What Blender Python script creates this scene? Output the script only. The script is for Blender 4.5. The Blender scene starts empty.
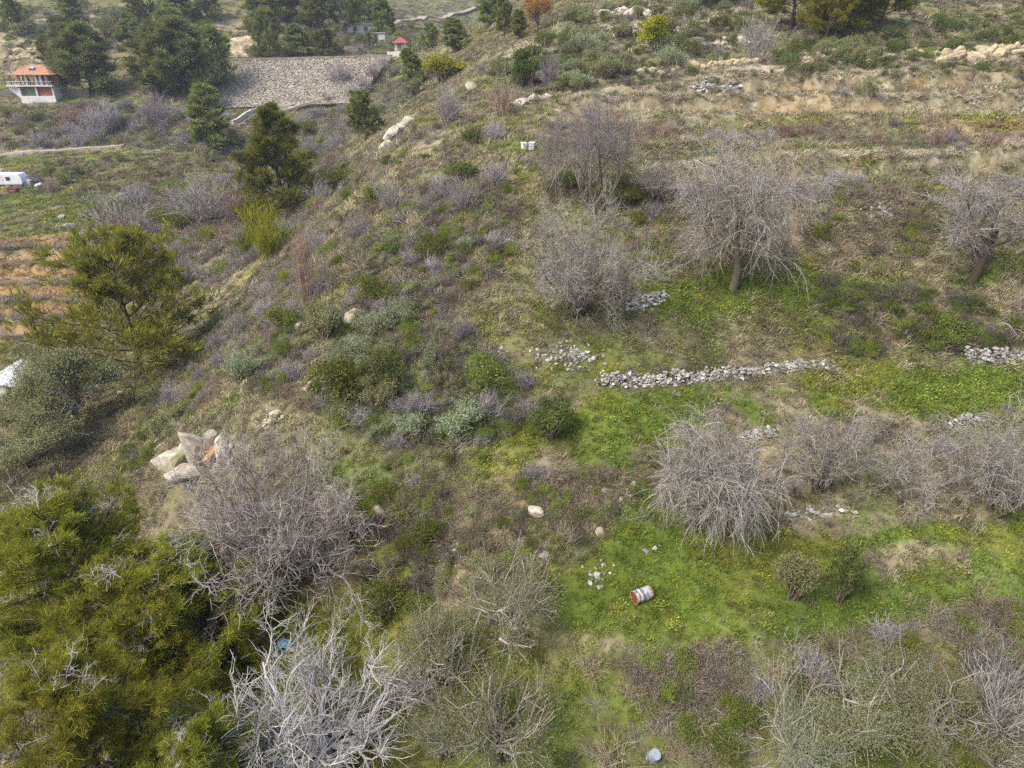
import bpy, math, random
import numpy as np
from mathutils import Vector, Matrix
from mathutils.geometry import delaunay_2d_cdt

# ------------------------------------------------------------------ camera, world, sun, exposure
scene = bpy.context.scene
COL = scene.collection
PITCH = math.radians(27.0)
FPX = 692.0
CAM = np.array([0.0, 0.0, 17.0])
cam_data = bpy.data.cameras.new('camera')
cam_data.sensor_width = 36.0
cam_data.lens = 36.0 * FPX / 1024.0
cam_data.clip_start = 0.1
cam_data.clip_end = 6000.0
camera = bpy.data.objects.new('camera', cam_data)
camera.location = CAM
camera.rotation_euler = (math.pi / 2 - PITCH, 0, 0)
COL.objects.link(camera)
scene.camera = camera

SUN_EL, SUN_AZ = math.radians(52), math.radians(-125)    # azimuth from +Y, clockwise: behind the camera, to the left
world = bpy.data.worlds.new('World')
scene.world = world
world.use_nodes = True
wn = world.node_tree
sky = wn.nodes.new('ShaderNodeTexSky')
sky.sky_type = 'NISHITA'
sky.sun_disc = False
sky.sun_elevation = SUN_EL
sky.sun_rotation = SUN_AZ
sky.altitude = 600
sky.air_density = 1.0
sky.dust_density = 6.0
sky.ozone_density = 0.6
wn.links.new(sky.outputs[0], wn.nodes['Background'].inputs[0])
wn.nodes['Background'].inputs[1].default_value = 0.13
sun_data = bpy.data.lights.new('sun', 'SUN')
sun_data.energy = 1.5
sun_data.angle = math.radians(28)
sun_data.color = (1.0, 0.95, 0.87)
sun = bpy.data.objects.new('sun', sun_data)
sd = Vector((math.sin(SUN_AZ) * math.cos(SUN_EL), math.cos(SUN_AZ) * math.cos(SUN_EL), math.sin(SUN_EL)))
sun.rotation_euler = sd.to_track_quat('Z', 'Y').to_euler()
sun.location = sd * 300
COL.objects.link(sun)
scene.view_settings.view_transform = 'Standard'
scene.view_settings.look = 'None'
scene.view_settings.gamma = 1.0
scene.view_settings.exposure = 1.10
scene.view_settings.use_curve_mapping = False
scene.render.engine = 'CYCLES'
scene.cycles.max_bounces = 3
scene.cycles.diffuse_bounces = 1
scene.cycles.transmission_bounces = 2
scene.cycles.glossy_bounces = 1
scene.cycles.volume_bounces = 0
scene.cycles.use_denoising = False
scene.cycles.use_adaptive_sampling = False

rng = np.random.default_rng(7)
rnd = random.Random(11)
R = math.radians

# ------------------------------------------------------------------ noise
def _hash(ix, iy, seed):
    h = (ix.astype(np.int64) * 374761393 + iy.astype(np.int64) * 668265263 + seed * 974634221).astype(np.uint64) & np.uint64(0xffffffff)
    h = ((h ^ (h >> np.uint64(13))) * np.uint64(1274126177)) & np.uint64(0xffffffff)
    h = ((h ^ (h >> np.uint64(15))) * np.uint64(2246822519)) & np.uint64(0xffffffff)
    return (h ^ (h >> np.uint64(16))).astype(np.float64) / 4294967296.0
def vnoise(x, y, seed=0):
    ix = np.floor(x); iy = np.floor(y); fx = x - ix; fy = y - iy
    fx = fx * fx * (3 - 2 * fx); fy = fy * fy * (3 - 2 * fy)
    a = _hash(ix, iy, seed); b = _hash(ix + 1, iy, seed); c = _hash(ix, iy + 1, seed); d = _hash(ix + 1, iy + 1, seed)
    return (a * (1 - fx) + b * fx) * (1 - fy) + (c * (1 - fx) + d * fx) * fy
def fbm(x, y, wl, oct=4, seed=0):
    s = 0.0; amp = 1.0; tot = 0.0; x = np.asarray(x, float) / wl; y = np.asarray(y, float) / wl
    for o in range(oct):
        s = s + amp * vnoise(x + 17.3 * o, y - 9.1 * o, seed + o); tot += amp; amp *= 0.55; x = x * 2.03; y = y * 2.03
    return s / tot - 0.5
def sstep(a, b, x):
    t = np.clip((x - a) / (b - a), 0, 1); return t * t * (3 - 2 * t)

# ------------------------------------------------------------------ mesh helpers
def link(o): COL.objects.link(o); return o
def tag(o, label=None, cat=None, group=None, kind=None):
    if label: o['label'] = label
    if cat: o['category'] = cat
    if group: o['group'] = group
    if kind: o['kind'] = kind
    return o
def mesh_np(name, V, F, tint=None, mat=None, smooth=True, midx=None, mats=None):
    V = np.ascontiguousarray(V, dtype=np.float32); F = np.ascontiguousarray(F, dtype=np.int32)
    me = bpy.data.meshes.new(name)
    k = F.shape[1]; n = len(F)
    me.vertices.add(len(V)); me.vertices.foreach_set('co', V.ravel())
    me.loops.add(n * k); me.loops.foreach_set('vertex_index', F.ravel())
    me.polygons.add(n); me.polygons.foreach_set('loop_start', np.arange(n, dtype=np.int32) * k)
    if midx is not None: me.polygons.foreach_set('material_index', np.asarray(midx, np.int32))
    me.update(calc_edges=True)
    if not smooth: me.shade_flat()
    if tint is not None:
        a = me.attributes.new('tint', 'FLOAT', 'POINT'); a.data.foreach_set('value', np.asarray(tint, np.float32))
    for m in (mats or ([mat] if mat else [])): me.materials.append(m)
    me.validate()
    return me
def obj_me(name, me, parent=None, loc=None):
    o = bpy.data.objects.new(name, me); link(o)
    if parent is not None: o.parent = parent
    if loc is not None: o.location = loc
    return o
def empty(name, loc=(0, 0, 0), rz=0.0):
    o = bpy.data.objects.new(name, None); o.empty_display_size = 0.3; link(o); o.location = loc; o.rotation_euler = (0, 0, rz); return o
def norm(v): return v / np.maximum(np.linalg.norm(v, axis=-1, keepdims=True), 1e-9)

class MB:
    """collects boxes / prisms / tubes into one mesh"""
    def __init__(s): s.v = []; s.f = []
    def add(s, V, F):
        b = len(s.v); s.v += [tuple(map(float, p)) for p in V]; s.f += [tuple(int(i) + b for i in f) for f in F]; return s
    def box(s, x0, x1, y0, y1, z0, z1):
        V = [(x0, y0, z0), (x1, y0, z0), (x1, y1, z0), (x0, y1, z0), (x0, y0, z1), (x1, y0, z1), (x1, y1, z1), (x0, y1, z1)]
        return s.add(V, [(0, 3, 2, 1), (4, 5, 6, 7), (0, 1, 5, 4), (1, 2, 6, 5), (2, 3, 7, 6), (3, 0, 4, 7)])
    def prism(s, pts, axis, a0, a1):
        n = len(pts)
        def mk(p, a): return (a, p[0], p[1]) if axis == 'x' else ((p[0], a, p[1]) if axis == 'y' else (p[0], p[1], a))
        V = [mk(p, a0) for p in pts] + [mk(p, a1) for p in pts]
        return s.add(V, [tuple(range(n - 1, -1, -1)), tuple(range(n, 2 * n))] + [(i, (i + 1) % n, n + (i + 1) % n, n + i) for i in range(n)])
    def lathe(s, prof, n=20, cap=True):
        V = []; F = []
        for (r, z) in prof:
            for i in range(n): a = 2 * math.pi * i / n; V.append((r * math.cos(a), r * math.sin(a), z))
        for j in range(len(prof) - 1):
            for i in range(n): F.append((j * n + i, j * n + (i + 1) % n, (j + 1) * n + (i + 1) % n, (j + 1) * n + i))
        if cap: F.append(tuple(range(n - 1, -1, -1))); F.append(tuple(range((len(prof) - 1) * n, len(prof) * n)))
        return s.add(V, F)
    def build(s, name, mat, parent=None, bevel=0.0, smooth=False):
        me = bpy.data.meshes.new(name); me.from_pydata(s.v, [], s.f); me.update()
        if not smooth: me.shade_flat()
        me.materials.append(mat)
        o = obj_me(name, me, parent)
        if bevel:
            m = o.modifiers.new('bevel', 'BEVEL'); m.width = bevel; m.segments = 2; m.limit_method = 'ANGLE'
        return o

# ------------------------------------------------------------------ materials
def new_mat(name):
    m = bpy.data.materials.new(name); m.use_nodes = True; nt = m.node_tree
    for n in list(nt.nodes): nt.nodes.remove(n)
    out = nt.nodes.new('ShaderNodeOutputMaterial'); return m, nt, out
def mix_rgb(nt, fac, a, b, mode='MIX'):
    n = nt.nodes.new('ShaderNodeMix'); n.data_type = 'RGBA'; n.blend_type = mode
    for sock, val in ((n.inputs[0], fac), (n.inputs[6], a), (n.inputs[7], b)):
        if hasattr(val, 'is_linked'): nt.links.new(val, sock)
        elif isinstance(val, (int, float)): sock.default_value = val
        else: sock.default_value = (*val, 1)
    return n.outputs[2]
def math_n(nt, op, a, b=0.0):
    n = nt.nodes.new('ShaderNodeMath'); n.operation = op
    for sock, val in ((n.inputs[0], a), (n.inputs[1], b)):
        if hasattr(val, 'is_linked'): nt.links.new(val, sock)
        else: sock.default_value = val
    return n.outputs[0]
def noise_n(nt, scale, detail=4, rough=0.6, coord='Object'):
    tc = nt.nodes.new('ShaderNodeTexCoord'); n = nt.nodes.new('ShaderNodeTexNoise')
    n.inputs['Scale'].default_value = scale; n.inputs['Detail'].default_value = detail; n.inputs['Roughness'].default_value = rough
    nt.links.new(tc.outputs[coord], n.inputs['Vector']); return n.outputs['Fac']
def ramp_n(nt, fac, stops):
    r = nt.nodes.new('ShaderNodeValToRGB'); e = r.color_ramp.elements
    while len(e) < len(stops): e.new(0.5)
    for k, (p, c) in enumerate(stops): e[k].position = p; e[k].color = (*c, 1)
    nt.links.new(fac, r.inputs[0]); return r.outputs[0]
def mat_plant(name, stops, transl=0.0, vary=0.25, rough=0.8, gain=1.0):
    """plant tissue: colour by per-leaf 'tint', a little by plant"""
    m, nt, out = new_mat(name)
    at_ = nt.nodes.new('ShaderNodeAttribute'); at_.attribute_name = 'tint'
    c = ramp_n(nt, at_.outputs['Fac'], [(p, tuple(gain * q for q in col)) for p, col in stops])
    oi = nt.nodes.new('ShaderNodeObjectInfo')
    hs = nt.nodes.new('ShaderNodeHueSaturation')
    nt.links.new(c, hs.inputs['Color'])
    nt.links.new(math_n(nt, 'ADD', math_n(nt, 'MULTIPLY', oi.outputs['Random'], vary * 2), 1 - vary), hs.inputs['Value'])
    nt.links.new(math_n(nt, 'ADD', math_n(nt, 'MULTIPLY', oi.outputs['Random'], 0.03), 0.485), hs.inputs['Hue'])
    b = nt.nodes.new('ShaderNodeBsdfDiffuse'); nt.links.new(hs.outputs[0], b.inputs[0])
    sh = b.outputs[0]
    if transl:
        t = nt.nodes.new('ShaderNodeBsdfTranslucent'); nt.links.new(hs.outputs[0], t.inputs[0])
        mx = nt.nodes.new('ShaderNodeMixShader'); mx.inputs[0].default_value = transl
        nt.links.new(b.outputs[0], mx.inputs[1]); nt.links.new(t.outputs[0], mx.inputs[2]); sh = mx.outputs[0]
    nt.links.new(sh, out.inputs[0]); return m
def mat_solid(name, c1, c2=None, scale=3.0, rough=0.7, bump=0.0, metal=0.0, spec=0.3, detail=5):
    m, nt, out = new_mat(name)
    b = nt.nodes.new('ShaderNodeBsdfPrincipled')
    b.inputs['Roughness'].default_value = rough; b.inputs['Metallic'].default_value = metal; b.inputs['Specular IOR Level'].default_value = spec
    f = noise_n(nt, scale, detail)
    c2 = c2 or tuple(0.75 * q for q in c1)
    nt.links.new(ramp_n(nt, f, [(0.35, c1), (0.65, c2)]), b.inputs['Base Color'])
    if bump:
        bp = nt.nodes.new('ShaderNodeBump'); bp.inputs['Strength'].default_value = bump; bp.inputs['Distance'].default_value = 0.05
        nt.links.new(f, bp.inputs['Height']); nt.links.new(bp.outputs[0], b.inputs['Normal'])
    nt.links.new(b.outputs[0], out.inputs[0]); return m
def mat_instancer(name, transl=0.25, attr='col'):
    m, nt, out = new_mat(name)
    a = nt.nodes.new('ShaderNodeAttribute'); a.attribute_type = 'INSTANCER'; a.attribute_name = attr
    t = nt.nodes.new('ShaderNodeAttribute'); t.attribute_name = 'tint'
    hs = nt.nodes.new('ShaderNodeHueSaturation'); nt.links.new(a.outputs['Color'], hs.inputs['Color'])
    nt.links.new(math_n(nt, 'ADD', math_n(nt, 'MULTIPLY', t.outputs['Fac'], 0.9), 0.55), hs.inputs['Value'])
    nt.links.new(math_n(nt, 'ADD', math_n(nt, 'MULTIPLY', t.outputs['Fac'], -0.03), 0.515), hs.inputs['Hue'])
    b = nt.nodes.new('ShaderNodeBsdfDiffuse'); nt.links.new(hs.outputs[0], b.inputs[0])
    tr = nt.nodes.new('ShaderNodeBsdfTranslucent'); nt.links.new(hs.outputs[0], tr.inputs[0])
    mx = nt.nodes.new('ShaderNodeMixShader'); mx.inputs[0].default_value = transl
    nt.links.new(b.outputs[0], mx.inputs[1]); nt.links.new(tr.outputs[0], mx.inputs[2])
    nt.links.new(mx.outputs[0], out.inputs[0]); return m

# ------------------------------------------------------------------ terrain
cP, sP = math.cos(PITCH), math.sin(PITCH)
def pix_dir(px, py):
    u = (np.asarray(px, float) - 512) / FPX; v = (384 - np.asarray(py, float)) / FPX
    return np.stack([u, cP + v * sP, -sP + v * cP], -1)
def pt_Y(px, py, Y):
    d = pix_dir(px, py); return CAM + d * (Y / d[1])
def pt_Z(px, py, z):
    d = pix_dir(px, py); return CAM + d * ((z - CAM[2]) / d[2])

A = []
def aZ(*rows):
    for px, py, z in rows: A.append(pt_Z(px, py, z))
def aY(*rows):
    for px, py, Y in rows: A.append(pt_Y(px, py, Y))
# right-hand terraced hillside, from the foot of the picture upward
aZ((1060, 768, -1.6), (850, 768, -2.2), (700, 768, -2.2), (560, 768, -2.6),
   (1060, 690, -0.9), (850, 700, -1.3), (700, 700, -1.1), (560, 700, -1.7),
   (1080, 590, 0.2), (900, 622, 0.1), (760, 640, 0.0), (640, 655, -0.2), (560, 640, -0.8),
   (1080, 545, 0.3), (900, 560, 0.15), (760, 570, 0.1), (640, 580, 0.1), (560, 585, -0.1),
   (1080, 520, 0.5), (900, 515, 0.5), (780, 520, 0.35), (640, 510, 0.9), (550, 520, 0.9),
   (1080, 415, 1.9), (950, 430, 1.7), (850, 440, 1.6), (750, 445, 1.5), (620, 470, 1.6), (540, 480, 1.6),
   (1080, 390, 2.0), (950, 385, 2.1), (800, 392, 1.95), (640, 420, 1.9), (540, 455, 1.75),
   (1080, 366, 2.2), (980, 365, 2.2), (800, 374, 2.1), (700, 382, 2.05), (600, 392, 2.05), (540, 420, 2.1),
   (1080, 348, 3.0), (980, 348, 3.0), (800, 362, 2.7), (700, 366, 2.75), (600, 368, 2.8), (540, 372, 2.9),
   (1080, 300, 5.2), (960, 300, 4.8), (830, 292, 4.9), (700, 300, 4.7), (620, 312, 4.5), (540, 330, 4.0),
   (1080, 270, 5.6), (960, 268, 5.3), (830, 268, 5.2), (700, 270, 5.2), (620, 280, 5.0), (540, 290, 5.0),
   (1080, 205, 8.4), (960, 205, 8.2), (830, 200, 8.4), (700, 205, 8.0), (620, 205, 7.6), (540, 210, 7.2),
   (1080, 170, 9.2), (960, 168, 9.1), (830, 168, 9.1), (700, 172, 8.9), (620, 172, 8.7), (540, 172, 8.7),
   (1080, 130, 10.6), (900, 130, 10.4), (750, 132, 10.2), (620, 132, 10.1), (540, 140, 9.7), (490, 150, 9.0),
   (1100, 105, 11.6), (900, 107, 11.4), (750, 108, 11.3), (620, 108, 11.2), (545, 108, 11.1), (500, 118, 10.4))
aY((1100, 82, 80), (900, 85, 80), (750, 88, 79), (620, 92, 78), (540, 90, 80), (480, 95, 82),
   (1100, 60, 93), (900, 62, 92), (750, 66, 90), (620, 72, 88), (540, 65, 93), (470, 80, 90),
   (1100, 35, 103), (900, 38, 103), (750, 45, 100), (620, 42, 104), (545, 40, 110), (490, 62, 104),
   (1100, 0, 120), (900, 0, 120), (750, 0, 122), (640, 0, 126), (575, 12, 126), (520, 42, 120), (470, 66, 108),
   (1100, -120, 190), (850, -120, 190), (700, -100, 190), (600, -60, 175), (560, -15, 165), (545, 10, 150))
# the spine that runs down to the left, and its foot
aZ((470, 180, 8.4), (420, 150, 8.6), (400, 122, 9.6), (420, 105, 10.6), (440, 90, 11.6),
   (470, 230, 6.5), (420, 230, 5.7), (360, 200, 5.6), (365, 170, 6.4), (352, 230, 4.6),
   (480, 300, 4.6), (420, 300, 4.2), (340, 280, 3.9), (315, 300, 3.2),
   (480, 370, 2.9), (420, 370, 2.7), (330, 350, 2.6), (285, 350, 2.1),
   (480, 440, 1.9), (420, 440, 1.6), (330, 410, 1.5), (265, 395, 1.4), (220, 395, 0.8), (188, 420, 0.2),
   (470, 520, 0.5), (400, 520, 0.0), (320, 480, 0.2), (250, 460, -0.1), (200, 470, -1.6), (165, 450, -1.2),
   (470, 600, -0.7), (400, 600, -1.6), (300, 590, -2.8), (220, 550, -3.6), (170, 520, -4.3),
   (470, 690, -1.9), (400, 690, -2.4), (300, 690, -3.6), (220, 690, -5.0),
   (470, 768, -2.9), (400, 768, -3.1), (300, 768, -4.0), (220, 768, -5.2),
   # ravine bottom
   (130, 480, -5.6), (90, 520, -6.4), (40, 560, -6.8), (-60, 560, -6.6), (90, 640, -7.0), (-60, 680, -7.0), (90, 768, -6.8), (-80, 768, -6.6),
   (110, 430, -6.2), (60, 440, -6.4), (-40, 440, -6.2), (150, 400, -6.4), (120, 385, -7.6), (60, 400, -6.8), (-40, 380, -6.8),
   # left slope of the spine
   (230, 340, -2.0), (190, 370, -4.0), (290, 270, -0.5), (240, 290, -4.5), (200, 330, -6.5), (310, 230, 0.5))
aY((135, 350, 57), (50, 352, 58), (-60, 352, 58), (200, 300, 70), (240, 250, 76), (290, 225, 84), (330, 205, 84))
# orange vineyard terraces on the left
aY((80, 345, 60), (0, 345, 60), (-80, 345, 60), (90, 300, 71), (0, 300, 71), (-80, 300, 71), (90, 250, 86), (0, 250, 86), (-80, 250, 86),
   (100, 215, 100), (0, 215, 100), (-80, 215, 100), (-80, 188, 116), (0, 188, 116), (110, 190, 115), (180, 230, 92), (210, 200, 110), (260, 190, 118), (330, 160, 122),
   # valley floor and the slope beyond it
   (-80, 155, 140), (0, 155, 140), (120, 150, 142), (220, 150, 142), (300, 140, 142), (345, 125, 150),
   (-80, 120, 160), (60, 122, 158), (150, 125, 156), (230, 122, 160), (290, 112, 168), (340, 100, 172),
   (-90, 98, 170), (0, 97, 170), (70, 97, 170), (150, 100, 170), (205, 110, 170), (222, 110, 170), (300, 110, 171), (345, 103, 171), (375, 85, 176),
   (222, 62, 186), (300, 59, 187), (385, 57, 188), (420, 60, 180), (205, 75, 182), (150, 75, 185),
   (-90, 88, 182), (0, 86, 180), (70, 86, 180), (120, 80, 183),
   (-90, 45, 196), (30, 45, 196), (100, 50, 196), (160, 45, 200), (220, 45, 202), (300, 45, 210), (390, 50, 205), (430, 56, 195),
   (-90, 0, 250), (50, 0, 250), (150, 0, 250), (230, 5, 245), (300, 25, 235), (380, 40, 235), (440, 45, 230),
   (300, 0, 300), (370, 15, 290), (420, 35, 280), (480, 48, 260),
   (-150, -60, 420), (100, -60, 420), (300, -40, 420), (380, 8, 420), (440, 20, 430), (500, 25, 430), (560, 22, 430), (640, 20, 400),
   (400, -45, 620), (480, -40, 640), (560, -40, 640), (650, -50, 620), (200, -80, 620))
# unseen ground round the edges
for p in ((-40, -8, -8), (0, -8, -4), (40, -8, -3), (-30, 3, -7.5), (0, 4, -3.6), (30, 4, -2.6), (-90, 20, -6), (70, 20, 0.5), (-140, 60, -6), (95, 40, 8), (140, 70, 13),
          (-300, 150, 6), (-500, 400, 60), (-1100, 700, 90), (-700, 1500, 130), (0, 1600, 120), (700, 1500, 120), (300, 300, 60), (260, 140, 35), (900, 500, 100), (160, 20, 8), (-200, 0, 0), (1300, 0, 60), (-1300, 0, 60), (200, -10, 5), (-200, -10, 0)):
    A.append(np.array(p, float))
A = np.array(A)
cdt = delaunay_2d_cdt([Vector((p[0], p[1])) for p in A], [], [], 0, 1e-4)
cv = np.array([(v.x, v.y) for v in cdt[0]]); cz = np.zeros(len(cv))
for i, orig in enumerate(cdt[3]): cz[i] = np.mean([A[j][2] for j in orig])

OY = -14.0
NA, NR = 384, 570
TH0, TH1 = R(-66), R(66)
R0, R1 = 6.0, 1300.0
th = np.linspace(TH0, TH1, NA); rr = R0 * (R1 / R0) ** (np.arange(NR) / (NR - 1))
TH, RR = np.meshgrid(th, rr)            # rows = radius
GX = RR * np.sin(TH); GY = RR * np.cos(TH) + OY
GZ = np.zeros_like(GX); done = np.zeros_like(GX, bool)
for f in cdt[2]:
    p, q, s = cv[f[0]], cv[f[1]], cv[f[2]]
    x0, x1 = min(p[0], q[0], s[0]), max(p[0], q[0], s[0]); y0, y1 = min(p[1], q[1], s[1]), max(p[1], q[1], s[1])
    idx = np.nonzero((GX >= x0) & (GX <= x1) & (GY >= y0) & (GY <= y1) & ~done)
    if len(idx[0]) == 0: continue
    X, Y = GX[idx], GY[idx]
    den = (q[1] - s[1]) * (p[0] - s[0]) + (s[0] - q[0]) * (p[1] - s[1])
    if abs(den) < 1e-9: continue
    a = ((q[1] - s[1]) * (X - s[0]) + (s[0] - q[0]) * (Y - s[1])) / den
    b = ((s[1] - p[1]) * (X - s[0]) + (p[0] - s[0]) * (Y - s[1])) / den
    c = 1 - a - b
    ok = (a >= -1e-6) & (b >= -1e-6) & (c >= -1e-6)
    k = (idx[0][ok], idx[1][ok])
    GZ[k] = a[ok] * cz[f[0]] + b[ok] * cz[f[1]] + c[ok] * cz[f[2]]; done[k] = True
GZ[~done] = 60.0
def blur(Z, rad):
    k = np.exp(-0.5 * (np.arange(-3 * rad, 3 * rad + 1) / rad) ** 2); k /= k.sum()
    for ax in (0, 1):
        pad = [(0, 0), (0, 0)]; pad[ax] = (3 * rad, 3 * rad)
        Zp = np.pad(Z, pad, mode='edge'); out = 0
        for i, w in enumerate(k):
            sl = [slice(None), slice(None)]; sl[ax] = slice(i, i + Z.shape[ax]); out = out + w * Zp[tuple(sl)]
        Z = out
    return Z
GZ0 = GZ.copy(); GZ = blur(GZ, 3)
far_b = sstep(60, 130, RR); GZ = GZ * (1 - far_b) + blur(GZ0, 5) * far_b
EB = [pt_Y(219, 108, 171.5), pt_Y(352, 103, 171.5), pt_Y(219, 61, 185), pt_Y(392, 56.5, 186)]      # foot and top corners of the stone embankment
_m = (GX > EB[0][0] - 1) & (GX < EB[1][0] + 8) & (GY > 160) & (GY < 187)
_zp = EB[0][2] + (EB[2][2] - EB[0][2]) * np.clip((GY - 171.5) / 14, 0, 1)
GZ = np.where(_m, np.minimum(GZ, _zp - .5), GZ)
# terraces up the right-hand hill and through the vineyard
def stair(z, h, sharp, ph):
    q = z / h + ph; i = np.floor(q); f = q - i
    return (i + sstep(0.5 - sharp, 0.5 + sharp, f) - ph) * h
camdist = np.hypot(GX, GY)
wob = fbm(GX, GY, 14, 3, 40) * 1.2
w1 = sstep(4, 9, GX) * sstep(44, 50, GY) * (1 - sstep(84, 92, GY))
GZ = GZ * (1 - 0.92 * w1) + 0.92 * w1 * (stair(GZ + wob * 0.25, 1.25, 0.15, 0.1) - wob * 0.25)
w2 = sstep(54, 60, GY) * (1 - sstep(96, 104, GY)) * (1 - sstep(-46, -38, GX + 0.25 * (GY - 60)))
GZ = GZ * (1 - 0.85 * w2) + 0.85 * w2 * stair(GZ + 0.4 * fbm(GX, GY, 20, 2, 41), 0.40, 0.07, 0.3)
# roughness of the ground
LIPS = []
def lip(z, x, y, pts, rise, left=False):
    q = np.array([pt_Y(px, py, Y_) for px, py, Y_ in pts]); yl = np.interp(x, q[:, 0], q[:, 1]) + .8 * fbm(x, y, 9, 2, 55); u = y - yl
    m_ = 1 - sstep(q[-1, 0] - 3, q[-1, 0] + 2, x) if left else sstep(q[0, 0] - 3, q[0, 0] + 2, x)
    # ground in front of the lip is cut down to a bank, ground behind it filled level
    if not left: LIPS.append(q)
    return z + m_ * rise * (np.where(u > 0, np.exp(-np.clip(u, 0, None) / 3.0), -np.exp(np.clip(u, None, 0) / 2.2)) * .5 * sstep(0, .35, np.abs(u)))
GZ = lip(GZ, GX, GY, [(560, 111, 64.5), (760, 110, 65), (1120, 110, 66)], 2.2)
GZ = lip(GZ, GX, GY, [(600, 95, 76), (760, 89, 78), (1120, 83, 79)], 2.2)
GZ = lip(GZ, GX, GY, [(640, 174, 45), (760, 172, 46), (1120, 168, 47)], 1.6)
VROWS = [(236, 91), (254, 84.7), (272, 79), (290, 73.7), (308, 69), (326, 64.5)]
for py_, Y_ in VROWS: GZ = lip(GZ, GX, GY, [(-160, py_, Y_), (60, py_ - 3, Y_), (96, py_ - 6, Y_)], .75, True)
SLOPE0 = np.hypot(*[np.gradient(GZ, axis=a_) / np.maximum(np.hypot(np.gradient(GX, axis=a_), np.gradient(GY, axis=a_)), 1e-6) for a_ in (0, 1)])
GZ += fbm(GX, GY, 2.2, 3, 1) * 0.30 * np.clip(camdist / 30, 0.5, 1.5) + fbm(GX, GY, 8, 3, 5) * 0.6 * sstep(22, 50, camdist) * (1 - .8 * w1)
GZ += fbm(GX, GY, 35, 4, 9) * 5 * sstep(150, 300, camdist) + fbm(GX, GY, 120, 4, 12) * 16 * sstep(260, 520, camdist)

LR = math.log(R1 / R0)
def H(x, y, Z=None):
    Z = GZ if Z is None else Z
    x = np.asarray(x, float); y = np.asarray(y, float)
    r = np.hypot(x, y - OY); t = np.arctan2(x, y - OY)
    fi = np.clip(np.log(np.maximum(r, R0) / R0) / LR * (NR - 1), 0, NR - 1.001); fj = np.clip((t - TH0) / (TH1 - TH0) * (NA - 1), 0, NA - 1.001)
    i = fi.astype(int); j = fj.astype(int); a = fi - i; b = fj - j
    return (Z[i, j] * (1 - b) + Z[i, j + 1] * b) * (1 - a) + (Z[i + 1, j] * (1 - b) + Z[i + 1, j + 1] * b) * a
_ts = np.geomspace(6, 1500, 2600)
def at(px, py):
    """where the line of sight through a point of the photograph meets the ground"""
    d = pix_dir(px, py); P = CAM + _ts[:, None] * d
    bel = np.nonzero(P[:, 2] < H(P[:, 0], P[:, 1]))[0]
    if len(bel) == 0: return P[-1]
    k = bel[0]
    if k == 0: return P[0]
    g0 = P[k - 1, 2] - H(P[k - 1, 0], P[k - 1, 1]); g1 = P[k, 2] - H(P[k, 0], P[k, 1])
    q = P[k - 1] + (P[k] - P[k - 1]) * (g0 / (g0 - g1 + 1e-12)); q[2] = H(q[0], q[1]); return q
def depth(p): return float((p[1] - CAM[1]) * cP - (p[2] - CAM[2]) * sP)
def gz(x, y): return float(H(x, y))
def gnormal(x, y, e=0.4):
    return norm(np.stack([H(x - e, y) - H(x + e, y), H(x, y - e) - H(x, y + e), np.full(np.shape(x), 2 * e)], -1))

# ground cover: green grass, straw, brown scrub litter, orange soil, pale rock, bare grey
COVER = np.array([(0.198, 0.240, 0.042), (0.40, 0.34, 0.21), (0.225, 0.195, 0.13), (0.42, 0.25, 0.115), (0.48, 0.43, 0.32), (0.25, 0.24, 0.21)])
def inside(x, y, poly):
    x = np.asarray(x); y = np.asarray(y); res = np.zeros(x.shape, bool); n = len(poly)
    for i in range(n):
        x0, y0 = poly[i]; x1, y1 = poly[(i + 1) % n]
        if y0 == y1: continue
        c = ((y0 > y) != (y1 > y)) & (x < (x1 - x0) * (y - y0) / (y1 - y0) + x0); res ^= c
    return res
def wpoly(pix): return [tuple(at(*p)[:2]) for p in pix]
ZONES = []
def zone(w, pix, s=1.0, warp=1.0): ZONES.append((np.array(w, float), wpoly(pix), s, warp))
#       green straw brown soil rock grey
zone((.36, .18, .44, .0, .02, .0), [(-150, 60), (1200, 60), (1200, 200), (480, 200), (-150, 200)], 1)          # far default
zone((.24, .32, .42, .02, .0, .0), [(530, 195), (530, 120), (560, 105), (620, 90), (760, 85), (1150, 78), (1150, 195)])
zone((.02, .30, .12, .05, .75, .0), [(620, 70), (760, 56), (830, 48), (1000, 38), (1150, 30), (1150, 66), (900, 66), (760, 76), (640, 82)], .8)
zone((.16, .10, .30, .0, .44, .0), [(470, 70), (540, 40), (600, -10), (760, -10), (760, 40), (650, 60), (540, 85)])
zone((.25, .12, .55, .0, .08, .0), [(760, 45), (760, -30), (1150, -30), (1150, 30)])
zone((.75, .22, .03, .0, .0, .0), [(440, 165), (520, 135), (545, 150), (540, 178), (470, 190)], .8)
zone((.34, .20, .44, .0, .02, .0), [(330, 190), (480, 110), (520, 190), (540, 300), (540, 400), (470, 440), (330, 470), (230, 420), (250, 350)])
zone((.52, .22, .24, .0, .02, .0), [(380, 440), (480, 440), (600, 480), (620, 560), (560, 640), (400, 640), (380, 540)])
zone((.56, .24, .20, .0, .0, .0), [(540, 380), (640, 300), (1150, 290), (1150, 350), (820, 350), (600, 372)], .8)
zone((.90, .07, .03, .0, .0, .0), [(620, 312), (640, 275), (1150, 255), (1150, 290), (830, 300), (700, 315)], .9)
zone((.46, .20, .32, .02, .0, .0), [(600, 260), (620, 200), (1150, 190), (1150, 250), (700, 265)], .8)
zone((.93, .05, .02, .0, .0, .0), [(460, 478), (470, 440), (560, 415), (600, 388), (830, 372), (1150, 362), (1150, 410), (880, 415), (700, 430), (600, 470), (540, 478)])
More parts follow.
